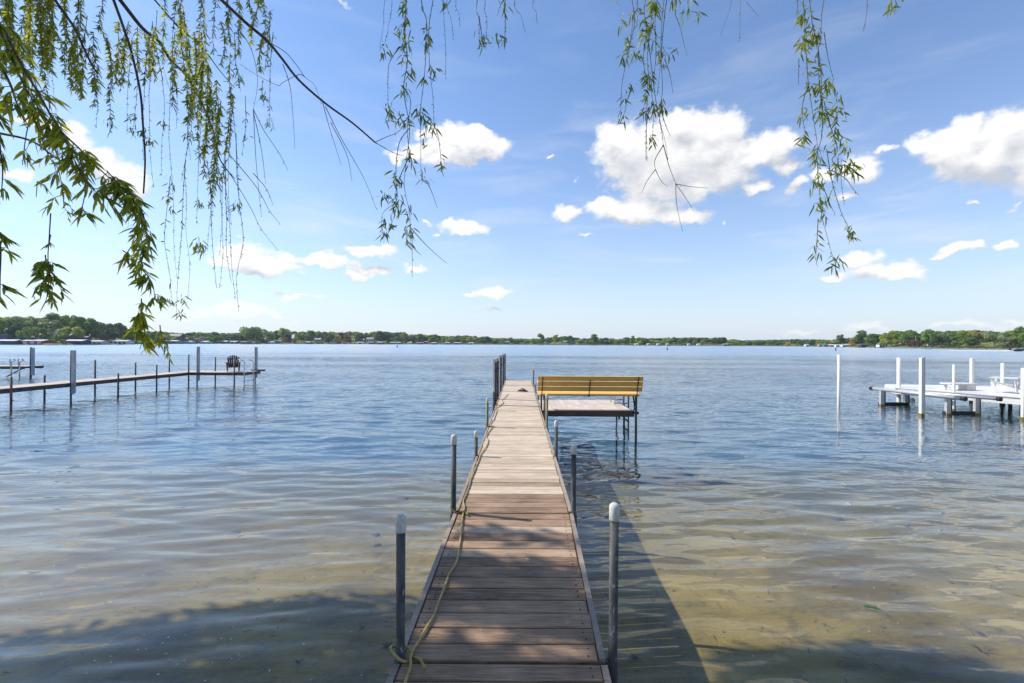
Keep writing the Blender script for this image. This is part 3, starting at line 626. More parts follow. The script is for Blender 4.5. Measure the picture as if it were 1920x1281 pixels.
# ------------------------------------------------------------------ our dock
def joint_x(y): return float(np.interp(y, [-4, 2.735, 4.87, 7.27, 21.7], [-.22, -.105, -.058, -.052, -.05]))
def joint_z(y): return float(np.interp(y, [-4, 2.735, 4.87, 21.7], [.62, .70, .80, .83]))
JY = [-1.9, .42, 2.735, 4.87, 7.27, 9.75, 12.1, 14.5, 16.9, 19.3, 21.7]; DW = 1.22
dock = thing('dock', 'long weathered plank dock with capped pipe posts running out over the lake', 'dock', (joint_x(2.7), 2.7, .7))
rd = random.Random(5)
for a, b in zip(JY[:-1], JY[1:]):
    mb = MB(); nb = round((b-a)/.148); yy = np.linspace(a+.008, b-.008, nb+1)
    for k in range(nb):
        g0 = rd.uniform(.0045, .0075); y0, y1 = yy[k]+g0, yy[k+1]-.0055; t_ = rd.random(); dz = rd.uniform(-.002, .002); tw = rd.uniform(-.003, .003); dxl, dxr = rd.uniform(-.006, .006), rd.uniform(-.006, .006)
        pts = []
        c = .006
        xl0, xl1 = joint_x(y0)-DW/2+.02+dxl, joint_x(y1)-DW/2+.02+dxl; xr0, xr1 = joint_x(y0)+DW/2-.02+dxr, joint_x(y1)+DW/2-.02+dxr; z0, z1 = joint_z(y0)+dz, joint_z(y1)+dz+tw
        th = .036
        mb.hexa([(xl0, y0, z0-th), (xr0, y0, z0-th), (xr1, y1, z1-th), (xl1, y1, z1-th), (xl0, y0, z0-c), (xr0, y0, z0-c), (xr1, y1, z1-c), (xl1, y1, z1-c)], t_)
        mb.hexa([(xl0, y0, z0-c), (xr0, y0, z0-c), (xr1, y1, z1-c), (xl1, y1, z1-c), (xl0+.002, y0+c, z0), (xr0-.002, y0+c, z0), (xr1-.002, y1-c, z1), (xl1+.002, y1-c, z1)], t_)
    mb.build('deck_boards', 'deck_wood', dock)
    mb = MB()
    for k in range(nb):
        ym = (yy[k]+yy[k+1])/2
        for s in (-1, 1):
            for q in (-.033, .036): mb.cyl(joint_x(ym)+s*(DW/2-.075)+rd.uniform(-.006, .006), ym+q+rd.uniform(-.004, .004), joint_z(ym)-.01, joint_z(ym)+.0035, .0048, 8)
    if b < 7: mb.build('screws', 'black_iron', dock)
    for s in (-1, 1):
        mb = MB(); o_ = .022; mb.beam((joint_x(a)+s*(DW/2+o_-.015), a+.03, joint_z(a)-.062), (joint_x(b)+s*(DW/2+o_-.015), b-.03, joint_z(b)-.062), .038, .14, t=rd.random()); mb.build('side_rail', 'rail_wood', dock)
    mb = MB(); mb.box((joint_x(b), b-.06, joint_z(b)-.11), (DW-.04, .04, .13)); mb.build('cross_beam', 'dark_wood', dock)
def pipe(x, y, ztop, parent, mat='galvanized', r=.030, cap=True, bottom=None, name='post', lean=(0, 0)):
    zb = bedz(x, y)-.2 if bottom is None else bottom
    mb = MB(); mb.cyl(x, y, zb, ztop-(.05 if cap else 0), r, 14, lean); p_ = mb.build(name, mat, parent, True)
    if cap:
        x2, y2 = x+lean[0], y+lean[1]; mb = MB(); R_ = r*1.17
        mb.tube([(x2, y2, ztop-.105), (x2, y2, ztop-.1), (x2, y2, ztop-.03), (x2, y2, ztop-.012), (x2, y2, ztop-.002), (x2, y2, ztop+.001)], [R_*.97, R_, R_*.99, R_*.86, R_*.5, R_*.1], 16); mb.build('post_cap', 'cap_plastic', p_, True)
    # clamp sleeve at the deck
    zc = joint_z(y)-.07 if abs(x) < 1 else None
    if zc and parent is dock: mb = MB(); mb.cyl(x, y, zc-.07, zc+.05, r*1.35, 12); mb.box((x+(.035 if x < joint_x(y) else -.035), y, zc), (.05, .05, .09)); mb.build('post_clamp', 'dark_post', p_)
    return p_
for x, y, zt, m_ in [(-.715, 2.76, 1.575, 'galvanized'), (-.700, 4.87, 1.635, 'galvanized'), (-.690, 7.27, 1.215, 'galvanized'), (-.692, 9.8, 1.43, 'olive_post'), (-.690, 12.1, 1.41, 'galvanized'),
                 (.572, 2.78, 1.645, 'galvanized'), (.585, 4.87, 1.54, 'galvanized'), (.590, 7.27, 1.385, 'galvanized'), (.592, 9.8, 1.53, 'olive_post'), (.594, 14.5, 1.42, 'galvanized'), (.594, 16.9, 1.18, 'galvanized'), (.594, 19.3, 1.58, 'galvanized')]:
    pipe(x, y, zt, dock, m_, .028, lean=(.012 if y < 3 and x > 0 else 0, 0))
for y, zt in [(13.2, 2.16), (14.5, 2.15), (16.9, 2.17), (19.3, 2.14), (21.62, 2.12)]:
    p_ = pipe(-.69, y, zt, dock, 'dark_post', .03)
    mb = MB(); mb.box((-.745, y-.012, zt-.80), (.045, .13, 1.58)); mb.build('post_guard', 'white_vinyl', p_)
    for zz in (.35, 1.2): mb = MB(); mb.box((-.70, y-.02, zt-zz), (.11, .10, .03)); mb.build('guard_strap', 'black_iron', p_)

# platform beside the dock
plat = thing('dock_platform', 'square plank platform on thin legs joined to the right side of the dock', 'platform', (1.8, 13.3, .8))
mb = MB(); zp = .81
for k in range(16):
    x0 = .60+k*2.44/16; mb.box((x0+.0763, 12.77, zp-.018), (.144, 1.14, .036), t=rd.random()); mb.box((x0+.0763, 13.95, zp-.018+.001), (.144, 1.20, .036), t=rd.random())
mb.build('deck_boards', 'platform_wood', plat)
for nm, c, d_ in (('fascia', (1.82, 12.175, .735), (2.50, .04, .155)), ('fascia', (1.82, 14.57, .735), (2.50, .04, .155)), ('side_beam', (3.06, 13.37, .735), (.045, 2.34, .14)), ('side_beam', (.615, 13.37, .725), (.04, 2.34, .12)), ('cross_beam', (1.82, 13.37, .72), (2.4, .05, .10))):
    mb = MB(); mb.box(c, d_); mb.build(nm, 'dark_wood', plat)
mb = MB(); mb.box((3.14, 12.2, .76), (.12, .07, .07)); mb.build('corner_bracket', 'black_iron', plat)
pipe(3.115, 12.15, 1.22, plat, 'galvanized', .033, False); pipe(.665, 12.13, 1.27, plat, 'rusty_post', .03, False); pipe(3.10, 14.5, .75, plat, 'dark_post', .028, False); pipe(3.21, 13.92, .75, plat, 'dark_post', .026, False)
lad = thing('dock_ladder', 'metal ladder with low square grab rails behind the yellow bench', 'ladder', (3.16, 13.7, 0))
for y in (13.35, 13.95):
    mb = MB(); mb.tube([(3.20, y, -.25), (3.20, y, 1.18)], .022, 8); mb.build('rail', 'dark_post', lad)
    mb = MB(); mb.tube([(3.20, y, 1.18), (2.80, y, 1.18), (2.80, y, .82)], .02, 8); mb.build('handrail', 'stainless', lad)
mb = MB(); mb.tube([(2.80, 13.35, .86), (3.20, 13.35, .86)], .018, 8); mb.tube([(2.80, 13.95, .90), (3.20, 13.95, .90)], .018, 8); mb.build('brace', 'stainless', lad)
for z in (.05, .33, .60):
    mb = MB(); mb.box((3.20, 13.65, z), (.07, .60, .03)); mb.build('rung', 'black_iron', lad)
mb = MB(); mb.cyl(2.92, 13.3, .40, .74, .03, 10); o_ = mb.build('support_stub', 'dark_post', plat)

# yellow bench at the platform's front edge, back towards the shore
bench = thing('bench', 'long yellow slatted bench with dark iron brackets seen from behind on the platform', 'bench', (1.85, 12.3, .81))
bx0, bx1 = .48, 3.26
def slat(y, z, dy, dz, rx, nm, x0=bx0, x1=bx1):
    mb = MB(); mb.box(((x0+x1)/2, y, z), (x1-x0, dy, dz), rx=rx, t=rd.random()); o = mb.build(nm, 'yellow_wood', bench)
    md = o.modifiers.new('b', 'BEVEL'); md.width = .008; md.segments = 2
for k in range(3): slat(12.085-.048*k, 1.405+.142*k, .038, .128, R(17), 'back_slat')
for k in range(3): slat(12.13+.15*k, 1.262+(.022 if k else 0), .142, .040, R(0 if k else 24), 'seat_slat', bx0+.01, bx1-.07)
for x in (.60, 1.85, 3.12):
    mb = MB(); top = (x+.015, 11.93, 1.74); p0 = smooth_path([top, (x, 12.01, 1.45), (x-.008, 12.055, 1.25), (x-.03, 12.09, 1.05), (x-.09 if x > 3 else x, 12.135, .76)], 6) if x != 1.85 else [(x+.015, 11.945, 1.66), (x, 12.02, 1.40), (x-.01, 12.055, 1.20)]
    mb.tube(p0, .013, 8); mb.build('bracket', 'brown_iron' if x < 1 else 'black_iron', bench)
    mb = MB(); mb.beam((x, 12.08, 1.215), (x, 12.55, 1.215), .04, .02)
    if x != 1.85: mb.beam((x, 12.5, 1.20), (x, 12.25, .82), .04, .02)
    mb.build('seat_support', 'black_iron', bench)

# hose along the left edge, knotted round the posts
def crop6(x, y): return (700+x/3.043, 860+y/3.043)
def crop5(x, y): return (840+x/4.8, 640+y/4.8)
def ondeck(px, py, lift=.016):
    u, v = unroll(px, py); z = .8
    for _ in range(12): d = (H-z)/(-v/F); z = joint_z(d)+lift
    return Vector((u/F*d, d, z))
hp = [crop6(170, 1420), crop6(182, 1281), crop6(212, 1190), crop6(214, 1120), crop6(248, 1060), crop6(300, 970), crop6(345, 895), crop6(372, 820), crop6(408, 730), crop6(432, 660), crop6(476, 585), crop6(490, 510), crop6(500, 430), crop6(508, 340), crop6(520, 278), crop6(514, 240), crop6(538, 180), crop6(556, 120), crop6(572, 55),
      crop5(208, 1238), crop5(240, 1160), crop5(275, 1075), crop5(300, 1010), crop5(345, 945), crop5(362, 895), crop5(346, 856), crop5(372, 810), crop5(400, 768), crop5(385, 742), crop5(412, 705), crop5(424, 672), crop5(440, 628), crop5(432, 606), crop5(462, 585), crop5(498, 552), crop5(486, 528), crop5(512, 510), crop5(524, 492), crop5(545, 474)]
hpts = [ondeck(*q) for q in hp]
for q in hpts: q.x = max(q.x, joint_x(q.y)-DW/2+.005)
mb = MB(); mb.tube(smooth_path(hpts, 5), .0088, 8)
hose = mb.build('hose', 'hose', None, True); tag(hose, 'yellow green hose snaking along the left edge of the dock', 'hose')
for (x, y, rr_) in ((-.715, 2.76, .055), (-.700, 4.87, .045), (-.692, 9.8, .042)):
    z = joint_z(y)+.04; mb = MB(); pts = [(x+math.cos(a)*rr_*(1.25 if math.cos(a) > 0 else 1), y+math.sin(a)*rr_, z+.012*math.sin(a*2)-.03*math.cos(a)) for a in np.linspace(0, 2*PI, 24, endpoint=False)]
    mb.tube(pts, .0088, 8, closed=True); mb.tube([(x+rr_*1.2, y, z-.03), (x+.13, y-.03, joint_z(y)+.016), (x+.17, y-.10, joint_z(y)+.016)], .0088, 8); mb.build('hose_loop', 'hose', hose, True)
cl = thing('sandals', 'small black pair of sandals left near the far end of the dock', 'sandals', (.13, 16.95, .83))
for (x, y, rz) in ((.16, 16.85, 1.3), (.10, 17.12, 1.75)):
    mb = MB(); n_ = 14; z = joint_z(y)+.002; sole = []
    for k in range(n_):
        a = 2*PI*k/n_; lx = .15*math.cos(a); ly = (.052+.012*math.cos(a))*math.sin(a); c_, s_ = math.cos(rz-PI/2), math.sin(rz-PI/2); sole.append((x+lx*c_-ly*s_, y+lx*s_+ly*c_))
    i = len(mb.v); mb.v += [(p[0], p[1], z) for p in sole]+[(p[0], p[1], z+.035) for p in sole]
    mb.f += [tuple(range(i+n_, i+2*n_))]+[(i+k, i+(k+1) % n_, i+n_+(k+1) % n_, i+n_+k) for k in range(n_)]; mb.t += [.5]*(n_+1); mb.build('sole', 'black_rubber', cl)
    mb = MB(); mb.tube([(x-.05, y, z+.03), (x-.03, y, z+.085), (x+.03, y, z+.09), (x+.05, y, z+.03)], .014, 6); mb.build('strap', 'black_rubber', cl)
mb = MB(); mb.tube([(.06, 16.9, .85), (-.02, 16.82, .845), (-.08, 16.75, .843)], .012, 6); mb.build('strap', 'black_rubber', cl)

# ------------------------------------------------------------------ left neighbour's dock
ld = thing('dock', 'neighbouring grey dock on the left with thin pipe posts and an end platform', 'dock', (-19.8, 22, .78))
ldj = [9.9, 12.3, 14.7, 17.2, 19.5, 21.8, 24.15, 26.5]
for a, b in zip(ldj[:-1], ldj[1:]):
    mb = MB(); yy = np.arange(a, b-.1, .15)
    for y in yy: mb.box((-19.8, y+.07, .785), (1.12, .14, .035), t=rd.random())
    mb.build('deck_boards', 'deck_wood', ld)
    for x in (-19.24, -20.36): mb = MB(); mb.box((x, (a+b)/2, .715), (.04, b-a-.02, .17)); mb.build('side_rail', 'dark_post', ld)
mb = MB()
for x in np.arange(-20.3, -16.1, .15): mb.box((x, 27.35, .785), (.14, 1.6, .035), t=rd.random())
mb.build('deck_boards', 'deck_wood', ld)
for c, d_ in (((-18.2, 26.54, .71), (4.3, .04, .16)), ((-18.2, 28.17, .71), (4.3, .04, .16)), ((-16.08, 27.35, .71), (.04, 1.6, .16)), ((-16.5, 28.7, .80), (.9, .06, .1))):
    mb = MB(); mb.box(c, d_); mb.build('side_rail', 'dark_post', ld)
for px, pt, x, y, m_ in [(21.4, 707, -19.17, 17.2, 'rusty_post'), (83.9, 704, -20.42, 19.55, 'dark_post'), (133.5, 657, -19.2, 19.5, 'dark_post'), (178.5, 675, -20.4, 21.85, 'dark_post'), (222, 700, -19.2, 21.75, 'dark_post'), (254.4, 680, -20.4, 24.2, 'dark_post'),
                        (294, 684.5, -19.2, 24.1, 'dark_post'), (317.7, 673, -20.42, 26.55, 'dark_post'), (354, 665, -19.2, 26.45, 'dark_post'), (370, 650, -18.9, 26.6, 'rusty_post'), (404, 670, -18.35, 27.6, 'dark_post'), (439.6, 672, -16.35, 26.5, 'dark_post'), (478.6, 651, -16.9, 29.0, 'rusty_post')]:
    X = gx(px, y); p_ = pipe(X, y, H-(pt-yh(px))/F*y, ld, m_, .037, False)
    for zz in (.33,): mb = MB(); mb.tube([(X-.03, y, zz), (X+.10, y, zz)], .018, 6); mb.build('clamp_bolt', 'dark_post', p_)
    if pt < 660:
        zt = H-(pt-yh(px))/F*y; g_ = .17 if px < 200 else .13; mb = MB(); mb.box((X+.02+g_/2, y, (zt+.35)/2), (g_, .05, zt-.35)); mb.build('post_guard', 'grey_guard', p_)
ll = thing('dock_ladder', 'grey metal ladder at the end of the left dock below the brown chair', 'ladder', (-16, 26.4, 0))
for x in (-15.95, -15.42):
    mb = MB(); pts = [(x, 26.35, -.3), (x, 26.35, 1.25)]+[(x-.42+.42*math.cos(a), 26.45, 1.25+.32*math.sin(a)) for a in np.linspace(.2, PI/2, 6)]
    mb.tube(pts, .024, 8); mb.build('rail', 'stainless', ll, True)
for z in (.08, .38, .62): mb = MB(); mb.tube([(-15.95, 26.35, z), (-15.42, 26.35, z)], .02, 6); mb.build('rung', 'stainless', ll)
def adirondack(label, mat, loc, rz, k=1.0, group=None):
    r = thing('garden_chair', label, 'chair', loc, group); obs = []
    def P(nm, mb): o = mb.build(nm, mat); o.parent = r; obs.append(o)
    for i in range(6):
        a = (i-2.5)/2.5; hh = .86-.14*a*a; mb = MB(); mb.beam((a*.19, -.22, .28), (a*.27, -.22-.36*hh/.86, .28+.72*hh/.86), .082, .02, up=(0, 1, .4), t=rd.random()); P('back_slat', mb)
    for z, y in ((.45, -.325), (.78, -.49)): mb = MB(); mb.box((0, y, z), (.52, .03, .07)); P('back_brace', mb)
    for i in range(5): y = .30-.12*i; mb = MB(); mb.box((0, y, .38-.025*i), (.54, .10, .022), rx=R(12)); P('seat_slat', mb)
    for s in (-1, 1):
        mb = MB(); mb.box((s*.34, .02, .56), (.14, .72, .025)); P('armrest', mb)
        mb = MB(); mb.box((s*.29, .28, .275), (.035, .10, .55)); P('leg', mb)
        mb = MB(); mb.beam((s*.27, .34, .36), (s*.27, -.55, .05), .03, .12); P('leg', mb)
        mb = MB(); mb.beam((s*.33, -.30, .54), (s*.29, -.34, .06), .03, .07); P('leg', mb)
    r.scale = (k, k, k); r.rotation_euler = (0, 0, rz); return r
adirondack('dark brown slatted garden chair facing away at the end of the left dock', 'chair_wood', (-17.15, 27.25, .803), R(32), 1.0)
# far left dock with curved ladder rails
fd = thing('dock', 'distant grey dock at the left edge with one tall post', 'dock', (-38, 31.6, .8))
mb = MB()
for x in np.arange(-50, -34.2, .15): mb.box((x, 32.0, .80), (.14, 1.2, .035), t=rd.random())
mb.build('deck_boards', 'deck_wood', fd)
for y in (31.38, 32.62): mb = MB(); mb.box((-42.1, y, .72), (15.9, .05, .19)); mb.build('side_rail', 'dark_post', fd)
for x in (-36.9, -39.4, -41.9): pipe(x, 31.35, .78, fd, 'dark_post', .035, False, .25)
mb = MB(); mb.tube([(-34.3, 31.4, .68), (-35.4, 31.4, .1)], .04, 6); mb.build('brace', 'dark_post', fd)
p_ = pipe(gx(58, 31.6), 31.6, H-(651-638)/F*31.6, fd, 'dark_post', .06, False); mb = MB(); mb.box((gx(58, 31.6)+.14, 31.6, 1.15), (.20, .08, 1.9)); mb.build('post_guard', 'grey_guard', p_)
fl = thing('dock_ladder', 'ladder with two hooped grab rails on the distant left dock', 'ladder', (gx(23, 31), 31.2, .8))
for px in (10.5, 26):
    X0, X1 = gx(px, 31.2), gx(px+11, 31.2); zt = H-(673-638)/F*31.2; c = (X0+X1)/2; rr_ = (X1-X0)/2
    mb = MB(); mb.tube([(X0, 31.5, .8), (X0, 31.5, zt-rr_)]+[(c-rr_*math.cos(a), 31.45, zt-rr_+rr_*math.sin(a)) for a in np.linspace(.3, PI-.3, 8)]+[(X1, 31.2, zt-rr_), (X1, 31.2, -.3)], .033, 8); mb.build('handrail', 'stainless', fl, True)
mb = MB(); mb.tube([(gx(21.5, 31.2), 31.2, .35), (gx(37, 31.2), 31.2, .35)], .03, 6); mb.build('rung', 'stainless', fl)

# ------------------------------------------------------------------ right neighbour's white dock, boat lift, furniture
wd_ = thing('dock', 'bright white dock on the right carrying a white chair and a small table', 'dock', (19, 17.5, .75))
A_, B_, C_, D_, E_ = (16.3, 19.75), (17.35, 21.6), (25.5, 20.4), (28, 13), (19.5, 12.9)
ztp = .75; mb = MB(); poly = [A_, B_, C_, D_, E_]
i0 = 0; mb.v = [(x, y, ztp-.05) for x, y in poly]+[(x, y, ztp) for x, y in poly]; mb.f = [(4, 3, 2, 1, 0), (5, 6, 7, 8, 9)]+[(k, (k+1) % 5, 5+(k+1) % 5, 5+k) for k in range(5)]; mb.t = [.5]*7
mb.build('deck_top', 'white_vinyl', wd_)
for a, b in zip(poly, poly[1:]+poly[:1]):
    mb = MB(); mb.beam((a[0], a[1], ztp-.155), (b[0], b[1], ztp-.155), .05, .2); mb.build('edge_beam', 'white_vinyl', wd_)
ed = (Vector((*E_, 0))-Vector((*A_, 0))).normalized(); nr = Vector((ed.y, -ed.x, 0))
if nr.x > 0: nr = -nr
mb = MB(); mb.beam(Vector((*A_, ztp-.005))+nr*.04, Vector((*E_, ztp-.005))+nr*.04, .03, .03); mb.build('edge_trim', 'aluminium', wd_)
for px, pt, y, r_, m_ in [(1685.5, 671, 20.0, .075, 'white_vinyl'), (1728.5, 671, 16.75, .07, 'white_vinyl'), (1822.5, 672, 20.9, .07, 'white_vinyl'), (1788.6, 683.6, 18.0, .045, 'white_vinyl'), (1880, 681, 19.9, .06, 'white_vinyl'), (1918.5, 690, 16.0, .055, 'white_vinyl')]:
    X = gx(px, y); zt = H-(pt-yh(px))/F*y; zb = bedz(X, y)-.1; p_ = None
    if r_ > .065 and px > 1700:
        mb = MB(); mb.box((X-.03, y-.03, (zt+zb)/2), (r_*1.4, .12, zt-zb)); p_ = mb.build('post', 'white_vinyl', wd_)
        mb = MB(); mb.box((X+r_*.95, y, (zt+.1)/2+.02), (.05, .10, zt-.1)); mb.build('post_guard', 'aluminium', p_)
    else: p_ = pipe(X, y, zt, wd_, m_, r_, False)
    mb = MB(); mb.cyl(X, y, -.12, .10, r_*1.18+.02, 12) if r_ < .065 or px < 1700 else mb.box((X-.03, y-.03, 0), (r_*1.4+.02, .14, .22)); mb.build('algae_band', 'algae', p_)
for px, y in [(1790.5, 19.4), (1879.5, 17.7), (1893, 18.3), (1896.5, 18.6), (1914.5, 18.4)]: pipe(gx(px, y), y, .62, wd_, 'dark_post', .035, False, name='support_leg')
mb = MB(); mb.tube([(gx(1894, 18.4), 18.4, .45), (gx(1915, 18.4), 18.4, .45)], .02, 6); mb.build('leg_brace', 'dark_post', wd_)
p1 = pipe(gx(1573, 19.2), 19.2, H-(665-yh(1573))/F*19.2, None, 'white_vinyl', .058, False, name='mooring_post'); tag(p1, 'lone tall white post standing in open water left of the white dock', 'post')
lift = thing('boat_lift', 'low aluminium boat lift with two grey bunk rails beside the white dock', 'boat lift', (16.3, 18.2, 0))
def cyl_beam(a, b, r, nm, mat, par): mb = MB(); mb.tube([a, b], r, 12); return mb.build(nm, mat, par, True)
r1 = cyl_beam((15.52, 19.95, .70), (15.93, 16.4, .70), .072, 'bunk_rail', 'aluminium', lift)
r2 = cyl_beam((16.30, 19.55, .66), (17.32, 16.5, .68), .06, 'bunk_rail', 'aluminium', lift)
for rr_, (a, b) in ((r1, ((15.50, 20.1, .70), (15.52, 19.95, .70))), (r1, ((15.93, 16.4, .70), (15.955, 16.25, .70))), (r2, ((17.32, 16.5, .68), (17.36, 16.38, .68)))): cyl_beam(a, b, .082, 'end_cap', 'black_rubber', rr_)
for x, y in ((15.6, 19.55), (16.72, 19.65), (16.08, 17.05), (17.2, 17.1)):
    mb = MB(); mb.box((x-.03, y, .02), (.15, .10, 1.28)); lg = mb.build('leg', 'aluminium', lift); mb = MB(); mb.box((x+.075, y, .02), (.06, .09, 1.27)); mb.build('leg_channel', 'dark_post', lg)
    mb = MB(); mb.box((x-.03, y-.003, -.02), (.165, .115, .17)); mb.build('algae_band', 'algae', lg)
for (a, b) in (((15.5, 19.6, .06), (16.75, 19.65, .06)), ((15.95, 17.1, .06), (17.25, 17.12, .06))):
    mb = MB(); mb.beam(a, b, .12, .15); mb.build('cross_beam', 'black_rubber', lift)
# short purple maker's script on the rail, too small to read in the photograph
def script_marks(a, b, n, seed):
    rs = random.Random(seed); a, b = Vector(a), Vector(b); mb = MB(); pts = []
    for k in range(n):
        u = k/(n-1); p = a.lerp(b, u); pts.append(p+Vector((0, 0, (.030 if k % 2 else -.018)*rs.uniform(.4, 1))))
    mb.tube(pts, .006, 5); return mb
rd1 = Vector((15.52, 19.95, .70)); rd2 = Vector((15.93, 16.4, .70)); mottled('purple_ink', (.16, .08, .26), (.24, .14, .36), 5)
for u0, u1, n_, sd in ((.30, .50, 18, 1), (.66, .78, 14, 2)):
    a = rd1.lerp(rd2, u0)+Vector((-.045, -.062, .0)); b = rd1.lerp(rd2, u1)+Vector((-.045, -.062, .0)); script_marks(a, b, n_, sd).build('lettering', 'purple_ink', r1)
adirondack('white slatted garden chair at the right edge of the photo on the white dock', 'white_paint', (gx(1884, 18.0), 18.0, .751), R(38), 1.05)
tb = thing('side_table', 'low white table with a solid box leg on the white dock', 'table', (gx(1800, 18.9), 18.9, .751))
X = gx(1800, 18.9)
for nm, c, d_ in (('table_top', (X-.03, 18.9, 1.02), (1.15, .50, .05)), ('box_leg', (X+.30, 18.9, .872), (.36, .40, .24)), ('leg', (X-.42, 18.72, .872), (.10, .05, .24)), ('leg', (X-.42, 19.08, .872), (.10, .05, .24)), ('stretcher', (X-.42, 18.9, .83), (.04, .32, .05))):
    mb = MB(); mb.box(c, d_); o = mb.build(nm, 'white_paint', tb); md = o.modifiers.new('b', 'BEVEL'); md.width = .01; md.segments = 2
mb = MB(); mb.cyl(18.3, 21.2, -.15, .10, .11, 12); mb.tube([(18.3, 21.2, .10), (18.3, 21.2, .15)], [.09, .03], 12); o = mb.build('buoy', 'white_vinyl'); tag(o, 'small round float bobbing between the boat lift legs and the dock post', 'buoy')

# buoys, speedboat, wake
for (px, py, lab) in ((745, 651.5, 'small dark marker buoy on the open lake left of the dock end'), (1251, 656.5, 'small dark marker buoy on the open lake right of the bench'), (1567, 657.5, 'small dark marker buoy just left of the lone white post')):
    d = F*H/(py-yh(px)); X = gx(px, d); r = thing('marker_buoy', lab, 'buoy', (X, d, 0), 'marker buoys far out on the lake')
    mb = MB(); mb.cyl(X, d, -.5, 1.1, .22, 10); mb.build('float', 'door_dark', r); mb = MB(); mb.tube([(X, d, 1.1), (X, d, 1.35), (X, d, 1.5)], [.2, .18, .05], 10); mb.build('top_band', 'white_vinyl', r)
bd = 205.0; bx = gx(1895, bd); bt = thing('speedboat', 'dark hulled speedboat racing out of the right edge of the photo', 'boat', (bx, bd, 0))
mb = MB(); secs = []
for (x, hw, zt, zk) in ((0, 1.0, .8, -.1), (1.2, 1.15, .85, -.2), (3.5, 1.15, .95, -.15), (5.2, .8, 1.1, .1), (6.4, .3, 1.3, .55), (6.8, .05, 1.4, 1.1)):
    i = len(mb.v); mb.v += [(bx+x, bd-hw, zt), (bx+x, bd-hw*.8, zk+.3), (bx+x, bd, zk), (bx+x, bd+hw*.8, zk+.3), (bx+x, bd+hw, zt)]; secs.append(i)
for a, b in zip(secs[:-1], secs[1:]):
    for k in range(4): mb.f.append((a+k, b+k, b+k+1, a+k+1)); mb.t.append(.5)
    mb.f.append((a+4, b+4, b, a)); mb.t.append(.5)
mb.f.append(tuple(secs[0]+k for k in range(5))); mb.t.append(.5); mb.build('hull', 'hull_navy', bt)
mb = MB(); mb.beam((bx+1.0, bd, .95), (bx+5.6, bd, 1.18), 1.7, .18); mb.build('deck', 'white_vinyl', bt)
mb = MB(); mb.quad([(bx+3.2, bd-.9, 1.0), (bx+3.2, bd+.9, 1.0), (bx+2.7, bd+.8, 1.75), (bx+2.7, bd-.8, 1.75)]); mb.quad([(bx+3.18, bd-.9, 1.0), (bx+3.18, bd+.9, 1.0), (bx+2.68, bd+.8, 1.75), (bx+2.68, bd-.8, 1.75)][::-1]); mb.build('windshield', 'window_glass', bt)
mb = MB(); mb.box((bx-.25, bd, .95), (.5, .55, .8)); mb.build('outboard_motor', 'black_rubber', bt)
mb = MB(); rs = np.random.default_rng(8)
for k in range(500):
    u = rs.random()**1.5; x = bx-.3-u*24; y = bd+rs.normal()*(.5+u*2.0)+u*8; s = rs.uniform(.10, .55)*(1-u*.5); hz = abs(rs.normal())*.22*(1-u)+.05
    mb.quad([(x-s*1.8, y-s, .02), (x+s*1.8, y-s, .02), (x+s, y+s*.5, hz), (x-s, y+s*.5, hz)])
o = mb.build('boat_wake', 'foam'); o['kind'] = 'stuff'; o['label'] = 'white foaming wake trailing behind the speedboat'; o['category'] = 'wake'

# ------------------------------------------------------------------ on and in the shallows
rs = np.random.default_rng(21)
def blob_mesh(seed):
    r_ = np.random.default_rng(seed); mb = MB(); n1, n2 = 6, 9
    for i in range(n1+1):
        for j in range(n2):
            th = PI*i/n1; ph = 2*PI*j/n2; rr_ = 1+.28*r_.normal()*.6; mb.v.append((math.sin(th)*math.cos(ph)*rr_, math.sin(th)*math.sin(ph)*rr_, math.cos(th)*rr_*.5))
    for i in range(n1):
        for j in range(n2): mb.f.append((i*n2+j, (i+1)*n2+j, (i+1)*n2+(j+1) % n2, i*n2+(j+1) % n2)); mb.t.append(.5)
    o = mb.build('stone_mesh', 'stone', smooth=True); d_ = o.data; bpy.data.objects.remove(o); return d_
SM = [blob_mesh(s) for s in range(4)]
def bed_at(px, py):
    u, v = unroll(px, py); z = -.4
    for _ in range(10): d = (H-z)/(-v/F); z = bedz(u/F*d, d)
    return Vector((u/F*d, d, z))
ST = [(1570, 975, 26, 'long dark'), (1640, 972, 18, 'small dark'), (1515, 943, 12, 'tiny dark'), (1330, 948, 14, 'flat dark'), (1228, 972, 14, 'round dark'), (1235, 984, 10, 'tiny round'), (1475, 965, 9, 'tiny grey'), (1375, 1010, 9, 'small brown'), (1205, 1012, 6, 'tiny black'),
      (1785, 1093, 7, 'tiny grey'), (1788, 1112, 8, 'small flat'), (1840, 1190, 16, 'dark angular'), (1700, 985, 14, 'brown flat'), (1820, 993, 10, 'small brown'), (705, 1003, 18, 'grey flat'), (707, 1022, 14, 'grey round'), (440, 1000, 24, 'flat dark'), (760, 935, 12, 'small grey')]
STL = ['long dark stone under the right shallows, biggest on that side', 'small dark stone just right of the long dark one', 'tiny dark stone furthest out in the right shallows', 'flat dark stone right of the bench reflection, further out', 'round dark stone at the lower right corner of the bench reflection',
       'tiny round stone touching below the one at the bench reflection corner', 'tiny grey stone between the bench reflection and the long dark stone', 'small brown stone halfway between dock shadow and floating leaf, far side', 'tiny black stone at the tip of the dock shadow', 'tiny grey stone above a flat one, right of the floating leaf',
       'small flat stone below a tiny grey one, right of the floating leaf', 'dark angular stone at the far right beside the bottom shade', 'flat brown stone left of the far right edge stone', 'small brown stone nearest the right photo edge, further out', 'flat grey stone left of the dock above a round one', 'round grey stone left of the dock below a flat one', 'flat dark stone in the open left shallows', 'small grey stone left of the dock, furthest out there']
